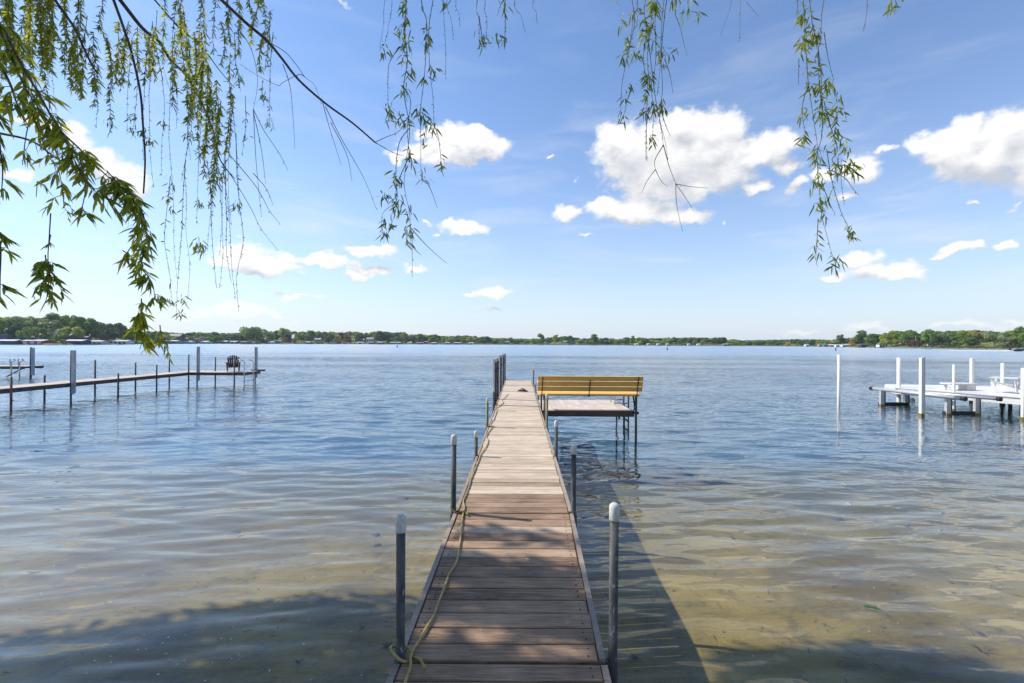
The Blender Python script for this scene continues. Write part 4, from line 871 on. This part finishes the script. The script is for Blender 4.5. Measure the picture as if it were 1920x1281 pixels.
for i, (px, py, wpx, ad) in enumerate(ST):
    p = bed_at(px, py); s = wpx/F*p.y*.5; o = bpy.data.objects.new('stone', SM[i % 4]); COL.objects.link(o); o.location = p; o.scale = (s, s*.8, s*.5); o.rotation_euler = (0, 0, i*1.3)
    tag(o, STL[i], 'stone', 'stones on the lakebed')
mb = MB()
for _ in range(5200):
    x = rs.uniform(-7, 9); y = rs.uniform(1.0, 9.5); 
    nearp = math.exp(-((x+1.1)**2/.5+(y-2.4)**2/.9))+math.exp(-((x-.9)**2/.8+(y-2.5)**2/.4))
    if rs.random() > .22+nearp*2: continue
    z = bedz(x, y)+.006; L = rs.uniform(.01, .05)*(1.8 if rs.random() < .2 else 1); a = rs.uniform(0, PI); wd2 = rs.uniform(.003, .011); dx, dy = math.cos(a)*L, math.sin(a)*L
    mb.quad([(x-dx-dy*wd2/L, y-dy+dx*wd2/L, z), (x-dx+dy*wd2/L, y-dy-dx*wd2/L, z), (x+dx, y+dy, z+rs.uniform(0, .02))], rs.random())
o = mb.build('bed_litter', 'weed'); o['kind'] = 'stuff'; o['label'] = 'fine twigs and weed scraps strewn over the lakebed'; o['category'] = 'litter'
mb = MB()
for _ in range(420):
    x = rs.uniform(-7, 9); y = rs.uniform(1.0, 8.5); z = bedz(x, y)+.004; s = rs.uniform(.002, .008); mb.quad([(x-s, y-s, z), (x+s, y-s*.7, z), (x+s*.8, y+s, z+.004), (x-s, y+s*.6, z+.003)])
o = mb.build('shell_fragments', 'cap_plastic'); o['kind'] = 'stuff'; o['label'] = 'pale shell fragments scattered over the lakebed'; o['category'] = 'shells'
def sprig(name, label, px, py, n, L, mat='weed', group=None):
    p = bed_at(px, py); mb = MB()
    for _ in range(n):
        a = rs.uniform(0, 2*PI); l = L*rs.uniform(.5, 1); e = Vector((math.cos(a)*l, math.sin(a)*l, rs.uniform(.01, .06))); mb.tube([p, p+e*.5+Vector((0, 0, .015)), p+e], [.004, .003, .001], 4, rs.random())
    o = mb.build(name, mat); tag(o, label, 'water plant', group)
sprig('water_weed', 'small pale weed sprig on the bed near the dock shadow edge', 1224, 1128, 8, .06); sprig('water_weed', 'branching dark weed in the bottom right shallows', 1845, 1225, 12, .13)
sprig('water_weed', 'pale weed star on the shaded bed left of the near left post', 678, 1180, 10, .07); sprig('water_weed', 'tangled weed at the foot of the near left post', 725, 1215, 22, .08); sprig('water_weed', 'brown weed tuft in the shaded bottom left shallows', 560, 1245, 14, .06)
sprig('water_weed', 'dark weed tuft close right of the near right post foot', 1190, 1235, 24, .08)
lf = thing('floating_leaf', 'bright green leaf floating in the shallows right of the dock', 'leaf', at(1635, 1143, F*H/(1143-yh(1635)))); lx, ly = lf.location.x, lf.location.y
mb = MB(); mb.quad([(lx-.07, ly+.02, .012), (lx-.02, ly+.05, .02), (lx+.03, ly+.02, .015), (lx-.01, ly, .012)]); mb.quad([(lx-.01, ly+.01, .014), (lx+.04, ly+.02, .02), (lx+.08, ly-.03, .012), (lx+.03, ly-.03, .013)]); mb.build('leaf_blade', 'floating_leaf', lf)
mb = MB(); mb.tube([(0, 0, 0), (0, 0, .3), (0, 0, .7), (0, 0, 1)], [1, .95, .65, .1], 10); bo = mb.build('bubble_mesh', 'foam', smooth=True); bme = bo.data; bpy.data.objects.remove(bo)
for i in range(34):
    px = rs.normal(330, 120) if i < 26 else rs.uniform(60, 700); py = rs.normal(1225, 30) if i < 26 else rs.uniform(1120, 1270); py = min(max(py, 1120), 1278); d = F*H/(py-yh(px)); s = rs.uniform(.003, .009)
    o = bpy.data.objects.new('bubble', bme); COL.objects.link(o); o.location = (gx(px, d), d, .0); o.scale = (s, s, s*.8); tag(o, 'tiny white bubble floating on the shaded water at bottom left', 'bubble', 'bubbles on the shaded water')

# ------------------------------------------------------------------ the willow
wil = thing('willow_tree', 'weeping willow with trailing leafy branches hanging over the dock from the shore', 'tree', (-6.2, -3.2, .7))
rw = np.random.default_rng(33)
mb = MB(); mb.tube(smooth_path([(-6.2, -3.2, .3), (-6.1, -3.1, 2), (-5.8, -2.9, 4), (-5.3, -2.2, 6.2)], 5), list(np.linspace(.42, .26, 16)), 14); mb.build('trunk', 'bark', wil, True)
def limb(pts, r0, r1, name='limb'):
    pp = smooth_path(pts, 5); mb = MB(); mb.tube(pp, list(np.linspace(r0, r1, len(pp))), 8); mb.build(name, 'bark', wil, True)
top = (-5.3, -2.2, 6.1)
limb([top, (-4, 0, 8.2), (-2, 2.2, 8.3), (.8, 3.6, 7.1), (3.2, 4.2, 6.3)], .2, .03); limb([top, (-3, -.5, 8), (0, 1.5, 8.2), (1.8, 3.5, 7), (2.6, 4, 6.3)], .15, .03)
limb([top, (-4.8, 0, 8.5), (-4.6, 3, 8.8), (-4.4, 5, 7.9), (-3, 5.4, 7.2)], .2, .04); limb([top, (-7, 0, 8.6), (-8, 3, 9), (-8.2, 5, 8.2)], .2, .05); limb([top, (-4, -1, 7), (-2.6, .8, 6.4), (-2.3, 1.5, 4.9), (-2.2, 1.7, 4.4)], .12, .03)
limb([top, (-7.5, -3, 8.2), (-9.5, -2, 8.6)], .18, .05); limb([top, (-4, -4, 8), (-1, -5, 8)], .18, .05)
LEAFN = 0
def leaf(mb, p, d, L, wd2, t):
    global LEAFN; LEAFN += 1
    d = Vector(d).normalized(); s = d.cross(Vector(rw.normal(size=3))).normalized(); nrm = s.cross(d)
    p = Vector(p); a = p+d*L*.3; b = p+d*L*.68-nrm*L*.05; e = p+d*L-nrm*L*.13-Vector((0, 0, L*.06))
    i = len(mb.v); mb.v += [tuple(p), tuple(a+s*wd2+nrm*wd2*.3), tuple(a-s*wd2+nrm*wd2*.3), tuple(b+s*wd2*.8), tuple(b-s*wd2*.8), tuple(e)]
    mb.f += [(i, i+1, i+2), (i+1, i+3, i+4, i+2), (i+3, i+5, i+4)]; mb.t += [t]*3
def tuft(mb, p, n, L, spread=.7, t0=.4):
    n = int(n*1.45)
    for _ in range(n):
        dr = Vector((rw.normal()*spread, rw.normal()*spread, -1+rw.normal()*.35)); q = p+Vector(rw.normal(size=3))*L*.22; q.z += abs(rw.normal())*L*.45
        leaf(mb, q, dr, L*rw.uniform(.6, 1.15), L*rw.uniform(.055, .085), float(np.clip(t0+rw.normal()*.22, 0, 1)))
def strand(pts, d, tufts=(), leafy=(0, 0), dens=0, L=.085, r=.0035, buds=1.0, t0=.5, name='hanging_branch', extend=True, dd=0.0, nt=(7, 12)):
    # pts: photograph pixels, hung at depth d in the scene
    P3 = [at(px, py, d+dd*k/max(len(pts)-1, 1)) for k, (px, py) in enumerate(pts)]
    if extend and pts[0][1] < 15: P3 = [P3[0]+Vector((rw.normal()*.08, rw.normal()*.05, .55))]+P3
    pp = smooth_path(P3, 6); n = len(pp)
    mb = MB(); mb.tube(pp, [max(r*(1-.7*k/n), .0013) for k in range(n)], 4); br = mb.build(name, 'twig', wil)
    lm = MB(); tot = sum((pp[k+1]-pp[k]).length for k in range(n-1)); s = 0
    zs = 0
    for k in range(n-1):
        a, b = pp[k], pp[k+1]; sl = (b-a).length; u0 = zs/tot; zs += sl
        nb = rw.poisson(sl*38*buds)
        for _ in range(nb):
            q = a.lerp(b, rw.random()); dr = Vector((rw.normal()*.6, rw.normal()*.6, -.9)); leaf(lm, q, dr, rw.uniform(.008, .026), .0028, float(np.clip(.62+rw.normal()*.25, 0, 1)))
        if leafy[0] <= u0 <= leafy[1]:
            for _ in range(rw.poisson(sl*dens)):
                q = a.lerp(b, rw.random()); dr = Vector((rw.normal()*.65, rw.normal()*.65, -.8+rw.normal()*.3)); leaf(lm, q, dr, L*rw.uniform(.35, .95), L*rw.uniform(.06, .09), float(np.clip(t0+rw.normal()*.25, 0, 1)))
    for tf in tufts:
        if isinstance(tf, tuple): p = at(tf[0], tf[1], d+rw.normal()*.03); nn = tf[2] if len(tf) > 2 else int(rw.integers(*nt))
        else: p = pp[min(int(tf*(n-1)), n-1)]; nn = int(rw.integers(*nt))
        tuft(lm, p, nn, L, t0=t0-.18)
    lm.build('leaves', 'willow_leaf', br); return br
# centre-left group of strands
strand([(762, 0), (758, 60), (764, 110), (757, 170), (768, 240), (762, 300), (758, 350), (768, 400), (770, 455)], 3.6, [(757, 15, 14), (762, 50, 12), (750, 60, 7), (764, 85, 10), (758, 112, 11), (766, 140, 8), (755, 172, 9), (751, 225, 8), (768, 292, 5), (767, 405, 9), (768, 440, 11), (765, 455, 8)], (0, .35), 26, .085, .004, t0=.6)
strand([(790, 0), (800, 40), (799, 90), (795, 150), (788, 210), (789, 260), (790, 330), (800, 345)], 3.6, [(799, 68, 12), (800, 85, 11), (796, 150, 7), (788, 215, 14), (795, 230, 9), (797, 265, 6), (792, 333, 8)], (0, .3), 14, .08)
strand([(790, 210), (806, 225), (820, 250), (826, 290), (827, 315)], 3.6, [(811, 240, 9), (827, 310, 10)], L=.085, extend=False)
strand([(790, 335), (805, 350), (820, 390)], 3.6, extend=False, buds=.3)
strand([(762, 80), (740, 100), (728, 130), (728, 205)], 3.6, [(720, 100, 9), (728, 210, 9), (731, 222, 7)], extend=False, L=.085)
strand([(812, 0), (804, 60), (806, 130), (812, 185), (813, 230)], 3.7, [(815, 135, 7)], extend=True)
strand([(768, 240), (748, 270), (742, 330), (744, 375), (718, 400), (716, 440)], 3.6, [(745, 340, 6), (742, 385, 11), (720, 370, 9), (722, 425, 8), (720, 440, 10)], extend=False)
strand([(764, 300), (744, 350), (742, 395), (730, 430)], 3.5, [(743, 345, 7), (744, 395, 9), (733, 430, 5)], extend=False)
strand([(768, 425), (790, 450), (812, 472), (838, 494)], 3.6, extend=False, buds=.2); strand([(768, 455), (780, 470), (790, 478)], 3.6, extend=False, buds=.2); strand([(773, 450), (773, 520)], 3.6, extend=False, buds=1.2, r=.002)
strand([(755, 160), (770, 190), (764, 240), (768, 300)], 3.7, [(768, 305, 8), (760, 230, 7)], (0, 1), 8, extend=False)
for (x0, x1, ye) in ((830, 836, 150), (838, 850, 75), (855, 862, 50), (722, 712, 90), (735, 722, 80), (895, 898, 80), (910, 912, 75), (948, 945, 85), (935, 932, 30), (965, 985, 60), (1000, 1007, 45)):
    strand([(x0, 0), ((x0+x1)/2+2, ye*.5), (x1, ye)], 4.0, [(x1, ye, 6)] if ye > 70 and x0 > 890 else ([(x0, 12, 5)] if x0 in (835, 838) else ()), buds=1.3, r=.002)
strand([(945, 0), (947, 40), (946, 80)], 3.8, [(947, 8, 8), (933, 76, 8), (944, 72, 3)]); strand([(898, 30), (906, 82), (910, 92)], 3.8, [(906, 85, 8)], extend=False)
# group right of centre
for (xs_, tf, le) in [
    ([(1195, 0), (1188, 30), (1180, 90), (1166, 160), (1164, 225)], [(1155, 3, 6), (1170, 45, 7), (1172, 105, 10), (1164, 222, 8)], (0, .3)),
    ([(1185, 0), (1190, 40), (1182, 80), (1172, 105)], [(1188, 32, 9), (1180, 80, 7)], (0, 0)),
    ([(1210, 0), (1212, 60), (1206, 110), (1215, 170), (1212, 215), (1213, 300)], [(1210, 40, 8), (1200, 68, 6), (1205, 80, 8), (1193, 105, 11), (1212, 178, 6), (1211, 215, 12), (1212, 150, 11)], (0, .5)),
    ([(1222, 0), (1220, 50), (1214, 105), (1218, 155), (1226, 205), (1222, 270)], [(1225, 12, 14), (1228, 25, 14), (1222, 52, 9), (1208, 65, 8), (1222, 85, 8), (1213, 148, 14), (1225, 207, 10), (1222, 268, 10)], (0, .4)),
    ([(1232, 0), (1228, 40), (1230, 100), (1226, 160), (1236, 220), (1240, 245)], [(1230, 18, 12)], (0, .3)),
    ([(1245, 0), (1240, 60), (1238, 120), (1232, 180)], [(1245, 105, 10)], (0, 0)),
    ([(1250, 0), (1244, 50), (1240, 110), (1242, 170), (1236, 220), (1246, 260), (1252, 300)], [(1243, 112, 8), (1241, 200, 11), (1241, 210, 8)], (0, .2)),
    ([(1212, 40), (1222, 130), (1230, 190), (1240, 240), (1244, 275)], [], (0, 0)),
    ([(1265, 10), (1275, 50), (1288, 105)], [(1266, 6, 8), (1262, 100, 3)], (0, 0)),
    ([(1246, 110), (1256, 140), (1262, 175)], [], (0, 0)), ([(1290, 0), (1293, 25)], [(1292, 25, 13), (1310, 30, 4)], (0, 0)),
    ([(1218, 200), (1212, 240), (1211, 300)], [(1214, 180, 7)], (0, 0)), ([(1185, 165), (1176, 190), (1170, 215)], [(1181, 168, 5), (1174, 190, 6)], (0, 0)), ([(1240, 210), (1250, 240), (1257, 255)], [], (0, 0))]:
    strand(xs_, 3.7, tf, le, 18, .085, t0=.55)
strand([(1244, 272), (1228, 300), (1229, 318)], 3.7, extend=False, buds=0, r=.004); strand([(1229, 318), (1213, 340), (1203, 362)], 3.7, extend=False, buds=0, r=.003); strand([(1229, 318), (1240, 340), (1253, 350)], 3.7, extend=False, buds=0, r=.003)
strand([(1244, 272), (1254, 310), (1267, 345)], 3.7, extend=False, buds=.3, r=.004); strand([(1267, 345), (1295, 350), (1328, 353)], 3.7, extend=False, buds=.2, r=.003); strand([(1267, 345), (1285, 370), (1301, 396)], 3.7, extend=False, buds=.2, r=.003); strand([(1267, 345), (1269, 385), (1280, 435)], 3.7, extend=False, buds=.2, r=.003)
strand([(1372, 0), (1360, 40), (1350, 68)], 4, buds=.3, r=.002); strand([(1388, 0), (1386, 78)], 4, buds=.6, r=.002); strand([(1400, 5), (1422, 30)], 4, buds=.2, r=.002, extend=False)
# right group
for (xs_, tf, le) in [
    ([(1545, 0), (1540, 50), (1538, 78), (1534, 90)], [], (0, 0)),
    ([(1518, 0), (1524, 50), (1534, 90), (1540, 150), (1542, 200), (1550, 240)], [(1508, 32, 8), (1520, 60, 7), (1530, 70, 8), (1526, 80, 6), (1540, 170, 7), (1543, 185, 6)], (.1, .9)),
    ([(1506, 0), (1509, 40), (1508, 75)], [(1509, 35, 10), (1506, 82, 18), (1503, 94, 8), (1520, 78, 12), (1533, 72, 6)], (.3, 1)),
    ([(1534, 90), (1536, 150), (1542, 210), (1540, 260), (1532, 290), (1536, 350), (1540, 400), (1550, 440), (1558, 470), (1566, 495)], [(1557, 158, 12), (1548, 165, 9), (1540, 210, 12), (1550, 225, 10), (1532, 290, 11), (1533, 305, 7), (1541, 330, 8), (1527, 350, 9), (1534, 387, 9), (1536, 392, 5), (1543, 405, 6), (1566, 498, 13)], (0, .7)),
    ([(1512, 100), (1515, 150), (1522, 200), (1531, 260), (1535, 300)], [(1520, 160, 8), (1524, 175, 8), (1525, 132, 5)], (0, .2)),
    ([(1518, 155), (1506, 190), (1505, 220), (1510, 250)], [(1505, 218, 8), (1506, 262, 9), (1508, 268, 5)], (0, .6)),
    ([(1545, 190), (1555, 230), (1570, 280), (1560, 300), (1575, 320), (1578, 350), (1583, 385)], [(1567, 210, 13), (1572, 225, 12), (1575, 185, 8), (1566, 255, 9), (1574, 272, 10), (1586, 278, 9), (1572, 312, 12), (1582, 320, 10), (1593, 316, 10), (1605, 325, 11)], (0, .6)),
    ([(1550, 280), (1560, 340), (1576, 395), (1590, 425), (1593, 440)], [(1552, 372, 5), (1593, 438, 12)], (0, .5)),
    ([(1534, 410), (1532, 450), (1530, 480)], [(1531, 478, 7)], (0, 1)), ([(1560, 320), (1585, 335), (1600, 355), (1610, 365)], [], (0, .2)), ([(1545, 60), (1553, 110), (1563, 150)], [], (0, 0)),
    ([(1495, 0), (1492, 30)], [], (0, 0)), ([(1498, 110), (1497, 160)], [], (0, 0)), ([(1672, 0), (1673, 18)], [(1677, 14, 15)], (0, 0)), ([(1540, 340), (1555, 380), (1566, 402)], [], (0, 0)), ([(1626, 0), (1618, 60)], [], (0, 0))]:
    strand(xs_, 3.5, tf, le, 22, .082, t0=.62, extend=xs_[0][1] < 5)
# upper left: limbs in view
def vbranch(pts, d, r0, r1):
    P3 = [at(x, y, d) for x, y in pts]; P3 = [P3[0]+(P3[0]-P3[1]).normalized()*.8]+P3; pp = smooth_path(P3, 5); mb = MB(); mb.tube(pp, list(np.linspace(r0, r1, len(pp))), 7); mb.build('branch', 'bark', wil, True)
vbranch([(415, 0), (460, 42), (500, 76), (530, 112), (560, 150), (610, 194), (660, 230), (703, 267)], 3.6, .014, .006)
vbranch([(225, 0), (267, 53), (300, 80), (320, 113), (350, 143), (378, 193), (400, 247), (413, 300), (440, 335)], 4.4, .020, .004)
vbranch([(213, 0), (230, 47), (247, 100), (263, 173), (268, 233), (272, 300), (269, 363)], 4.0, .013, .006)
vbranch([(103, 0), (140, 53), (157, 90), (173, 123), (183, 138)], 3.8, .013, .006)
vbranch([(290, 0), (330, 45), (380, 90), (410, 130), (440, 165)], 4.6, .009, .003)
for pts in ([(703, 267), (722, 258), (742, 250), (758, 238), (770, 234)], [(703, 267), (735, 285), (758, 293)], [(505, 80), (535, 98), (558, 125), (572, 145), (590, 160), (603, 195)], [(603, 185), (618, 240), (640, 310)], [(572, 145), (560, 140), (530, 155), (520, 160), (480, 140), (450, 120)],
            [(440, 45), (470, 90), (483, 150), (475, 205)], [(475, 205), (495, 245), (525, 290), (540, 320)], [(475, 205), (480, 300), (490, 405)], [(475, 210), (490, 280), (498, 345)], [(413, 300), (440, 340), (470, 390), (490, 430), (522, 470)], [(430, 290), (480, 350), (505, 395), (525, 420)],
            [(610, 200), (640, 260), (680, 330), (705, 390)], [(620, 230), (650, 290), (660, 340)], [(530, 120), (545, 170), (553, 280)], [(475, 325), (500, 355), (512, 385)]):
    strand(pts, 3.7, extend=False, buds=.25, r=.0032)
def yl(x, y0, ye, d=4.2, dens=60, lf=(0, .6), tfs=(), L=.074, t0=.72, sw=12):
    dens = dens*2.3
    n = max(3, int((ye-y0)/70)+2); pts = [(x+rw.normal()*sw*.25+sw*.5*math.sin(k*.9+x), y0+(ye-y0)*k/(n-1)) for k in range(n)]
    strand(pts, d+rw.normal()*.25, tfs, lf, dens, L, .003, 1.3, t0, extend=y0 < 5)
yl(8, 0, 200, dens=95, lf=(0, .8)); yl(30, 0, 130, dens=110, lf=(0, 1)); yl(52, 0, 120, dens=110, lf=(0, 1)); yl(70, 0, 180, dens=80, lf=(0, .8)); yl(92, 0, 140, dens=110, lf=(0, .95)); yl(104, 0, 230, dens=75, lf=(.1, .6)); yl(122, 0, 110, dens=90, lf=(0, 1)); yl(98, 40, 140, dens=140, lf=(.1, .9))
yl(148, 0, 130, dens=60, lf=(0, 1)); yl(160, 30, 170, dens=90, lf=(.1, .9), tfs=(.5, .8)); yl(180, 60, 180, dens=80, lf=(0, .9), tfs=(.3, .9)); yl(176, 100, 240, dens=30, lf=(0, .5), tfs=(.4,)); yl(138, 120, 175, dens=80, lf=(0, 1), tfs=(.6,)); yl(192, 0, 60, dens=60, lf=(0, 1))
yl(215, 40, 160, dens=60, lf=(0, 1), tfs=(.1, .8)); yl(228, 60, 150, dens=90, lf=(0, 1), tfs=(.5,)); yl(206, 160, 250, dens=14, lf=(0, 1), tfs=(.8,)); yl(240, 70, 250, dens=45, lf=(0, .5)); yl(252, 80, 260, dens=30, lf=(0, .5), tfs=(.8, .9)); yl(272, 60, 300, dens=60, lf=(0, .4), tfs=(.8,)); yl(285, 40, 350, dens=35, lf=(0, .3), tfs=(.75,))
yl(300, 20, 330, dens=50, lf=(.1, .35), tfs=(.72,)); yl(312, 0, 180, dens=50, lf=(.2, .8)); yl(322, 0, 520, dens=30, lf=(0, .3), tfs=((320, 350, 9), (318, 375, 9), (322, 395, 6))); yl(335, 0, 240, dens=70, lf=(.1, .8)); yl(345, 30, 340, dens=90, lf=(0, .5)); yl(352, 60, 560, dens=70, lf=(0, .25), tfs=((352, 255, 9),)); yl(360, 60, 300, dens=120, lf=(0, .7), tfs=(.2, .5))
yl(372, 90, 420, dens=110, lf=(0, .4), tfs=((360, 255, 8), (374, 290, 12), (372, 385, 9))); yl(384, 120, 300, dens=120, lf=(0, .9), tfs=(.5,)); yl(395, 150, 470, dens=100, lf=(0, .35), tfs=((395, 380, 6),)); yl(403, 180, 400, dens=110, lf=(.1, .8), tfs=((404, 330, 18), (408, 345, 14), (400, 318, 10))); yl(412, 150, 540, dens=70, lf=(0, .3)); yl(422, 160, 480, dens=60, lf=(0, .4), tfs=((423, 335, 6),)); yl(430, 180, 420, dens=40, lf=(0, .5), tfs=((442, 390, 9),))
yl(438, 100, 350, dens=20, lf=(0, .4)); yl(388, 0, 170, dens=45, lf=(0, .8)); yl(372, 0, 110, dens=65, lf=(0, 1)); yl(405, 0, 100, dens=35, lf=(0, 1)); yl(432, 0, 90, dens=60, lf=(0, 1), tfs=(.6,)); yl(445, 60, 170, dens=45, lf=(.1, .9), tfs=(.8,)); yl(465, 0, 60, dens=70, lf=(0, 1)); yl(492, 0, 100, dens=70, lf=(0, .9), tfs=(.3,)); yl(505, 20, 130, dens=55, lf=(0, .9)); yl(512, 60, 240, dens=14, lf=(0, 1), tfs=(.95,)); yl(495, 150, 200, dens=10, tfs=((496, 182, 13),)); yl(462, 180, 290, dens=10, tfs=((463, 260, 5),))
yl(430, 200, 560, d=3.9, dens=6, lf=(0, .4)); yl(445, 250, 585, d=3.9, dens=3, lf=(0, .3)); yl(400, 300, 540, d=3.9, dens=3, lf=(0, .3), tfs=((370, 465, 14), (378, 470, 10))); yl(425, 300, 530, d=3.9, dens=3, tfs=((445, 385, 7),)); yl(340, 300, 600, d=3.9, dens=4, tfs=((340, 590, 9), (345, 570, 7))); yl(318, 330, 575, d=3.9, dens=8, lf=(0, .8), tfs=((312, 570, 7),))
for x in (2, 18, 24, 40, 46, 60, 64, 80, 84, 99, 112, 130, 140):
    yl(x, 0, 110+60*((x*7) % 3)/2, dens=95, lf=(0, 1), L=.074, t0=.85, sw=18)
for x, y0, ye in ((200, 50, 150), (212, 70, 190), (222, 40, 130), (236, 60, 170), (262, 50, 130), (276, 60, 150), (292, 50, 140), (340, 20, 150), (330, 60, 200), (366, 60, 220), (380, 100, 280), (392, 160, 330), (404, 190, 300), (350, 0, 120), (415, 40, 120), (480, 0, 80), (455, 0, 100), (500, 60, 130), (160, 90, 190), (148, 40, 140), (185, 120, 200)):
    yl(x, y0, ye, dens=75, lf=(0, 1), L=.074, t0=.85, sw=18)
# near left bough with large leaves
def bough(pts, d, dens, L, t0=.3, sp=40, lo=.3):
    P3 = [at(px, py, d) for px, py in pts]; P3 = ([P3[0]+(P3[0]-P3[1]).normalized()*.5] if pts[0][0] < 0 else [])+P3; pp = smooth_path(P3, 6); mb = MB(); mb.tube(pp, list(np.linspace(.006 if pts[0][0] < 20 else .0025, .0012, len(pp))), 6); lm = MB(); n = len(pp)
    tw = mb
    for k in range(n-1):
        for _ in range(rw.poisson(dens*(pp[k+1]-pp[k]).length/4.2)):
            q = pp[k].lerp(pp[k+1], rw.random()); Lt = (sp/F*d)*rw.uniform(.7, 2.0); sd = Vector((rw.normal()*.8, rw.normal()*.7, -.25+rw.normal()*.35)).normalized()
            q1 = q+sd*Lt*.5; q2 = q1+(sd*.5+Vector((0, 0, -.8)))*Lt*.6; tw.tube([q, q1, q2], [.0016, .0013, .0008], 4)
            for j in range(int(rw.integers(5, 10))):
                u = rw.random(); p = q.lerp(q1, u*2) if u < .5 else q1.lerp(q2, u*2-1); dr = sd*.5+Vector((rw.normal()*.5, rw.normal()*.5, -.85+rw.normal()*.2))
                leaf(lm, p, dr, L*rw.uniform(.40, 1.0), L*rw.uniform(.055, .085), float(np.clip(t0+.2+rw.normal()*.26, 0, 1)))
    br = mb.build('hanging_branch', 'twig', wil, True)
    lm.build('leaves', 'willow_leaf', br)
bough([(-10, 40), (15, 90), (40, 150), (70, 200), (110, 250), (150, 300)], 1.9, 150, .088, .42, 20); bough([(10, 60), (40, 120), (75, 180), (110, 240), (150, 280), (195, 325), (240, 360), (280, 390)], 1.9, 165, .082, .45, 20); bough([(0, 120), (20, 160), (30, 190), (50, 240)], 1.8, 80, .09, .4, 20)
bough([(120, 260), (150, 320), (170, 350), (190, 370)], 1.85, 150, .085, .45, 18); bough([(60, 210), (90, 290), (110, 320), (118, 370)], 1.9, 90, .08, .5, 18); bough([(200, 320), (245, 370), (268, 400), (275, 440)], 1.9, 260, .075, .32, 16); bough([(150, 300), (160, 350), (155, 385), (150, 405)], 1.8, 70, .09, .33, 14)
bough([(270, 400), (265, 440), (268, 480), (262, 500)], 1.95, 170, .07, .4, 13); bough([(262, 500), (285, 530), (290, 560)], 1.95, 110, .07, .4, 8); bough([(262, 440), (235, 480), (220, 515)], 1.95, 60, .08, .42, 12)
bough([(265, 560), (266, 590), (272, 620), (262, 655)], 1.95, 190, .075, .42, 13); bough([(300, 610), (302, 640)], 2.0, 280, .06, .4, 17); bough([(230, 470), (245, 480), (265, 500)], 2.0, 90, .07, .45, 9)
bough([(95, 400), (92, 450), (90, 480), (92, 520), (98, 545)], 2.0, 10, .07, .4, 10); bough([(85, 478), (88, 510), (92, 545)], 1.95, 330, .078, .3, 18); bough([(95, 440), (92, 458)], 2.0, 90, .06, .6, 8)
bough([(-12, 210), (0, 280), (5, 320), (2, 370)], 1.9, 130, .07, .35, 14); bough([(-15, 420), (0, 460), (0, 520), (0, 560)], 1.9, 40, .085, .35, 10); bough([(60, 200), (48, 260), (42, 310)], 2.0, 60, .065, .4, 14); bough([(0, 250), (60, 265), (110, 300), (165, 330)], 2.0, 60, .06, .5, 22)
bough([(70, 340), (68, 370)], 2.4, 120, .06, .5, 12); bough([(118, 360), (120, 390)], 2.3, 90, .06, .5, 12)
# outer crown above and beside the view: it throws the shade on the dock and shallows
def clump(cx, cy, cz, rx, ry, rz, n, s=.16):
    mb = MB()
    for _ in range(n):
        v_ = rw.normal(size=3); v_ /= np.linalg.norm(v_); v_ *= rw.random()**.4; p = Vector((cx+v_[0]*rx, cy+v_[1]*ry, cz+v_[2]*rz)); leaf(mb, p, (rw.normal()*.6, rw.normal()*.6, -1), s*rw.uniform(.8, 1.9), s*rw.uniform(.16, .30), float(rw.random()))
    mb.build('leaf_clump', 'willow_leaf', wil)
def shade(x, y, zt, t_, rx, ry, n):   # clump on the sun line through the lit point (x, y, zt)
    p = Vector((x, y, zt))+SUN*t_; clump(p.x, p.y, p.z, rx, ry, .8, n)
for (x, y, t_, rx, ry, n) in [(-3.3, 3.6, 10.5, 1.5, 1.7, 3400), (-1.6, 4.15, 10.5, 1.1, 1.5, 2600), (-5.2, 2.9, 11, 1.5, 1.5, 2200), (-4.4, 4.2, 10.8, 1.0, .7, 900), (-2.6, 5.0, 10.3, .9, .6, 1000), (-6.5, 3.2, 11, 1.5, 1.2, 1500), (-3, 1.5, 11, 2.5, 1.3, 2600), (2.75, 4.1, 12, .62, .5, 900), (3.6, 4.15, 12, .75, .5, 1000), (4.5, 3.75, 12, .8, .5, 900), (3.2, 3.5, 12, 1.1, .6, 2200), (4.4, 2.9, 12, 1.6, .8, 1700)]: shade(x, y, -.3, t_, rx, ry, n)
for (x, y, t_, rx, ry, n) in [(-.3, 3.75, 9.8, .7, .26, 480), (.2, 3.2, 9.8, .8, .22, 480), (-.3, 2.65, 9.8, .9, .25, 520), (.1, 4.3, 9.8, .45, .15, 90), (.1, 2.1, 9.8, .9, .4, 400), (0, 1.0, 9.8, 1.5, .8, 1200)]: shade(x, y, .75, t_, rx, ry, n)
clump(-8.5, -3, 8.6, 2.6, 2.6, 1.5, 3000, .2); clump(-3, -4, 8.8, 2.8, 2.2, 1.3, 2500, .2)


# ------------------------------------------------------------------ thin summer haze over the lake
m, t, out = new_mat('haze'); pv = t.n('ShaderNodeVolumePrincipled', i_Color=(.80, .88, 1, 1), i_Density=.00009, i_Anisotropy=.2)
m.node_tree.links.new(pv.outputs[0], out.inputs['Volume'])
mb = MB(); mb.box((0, 1500, 22.5), (9000, 9400, 80)); hz = mb.build('haze', 'haze'); hz['kind'] = 'stuff'; hz['label'] = 'thin bluish summer haze over the far lake shore'; hz['category'] = 'haze'
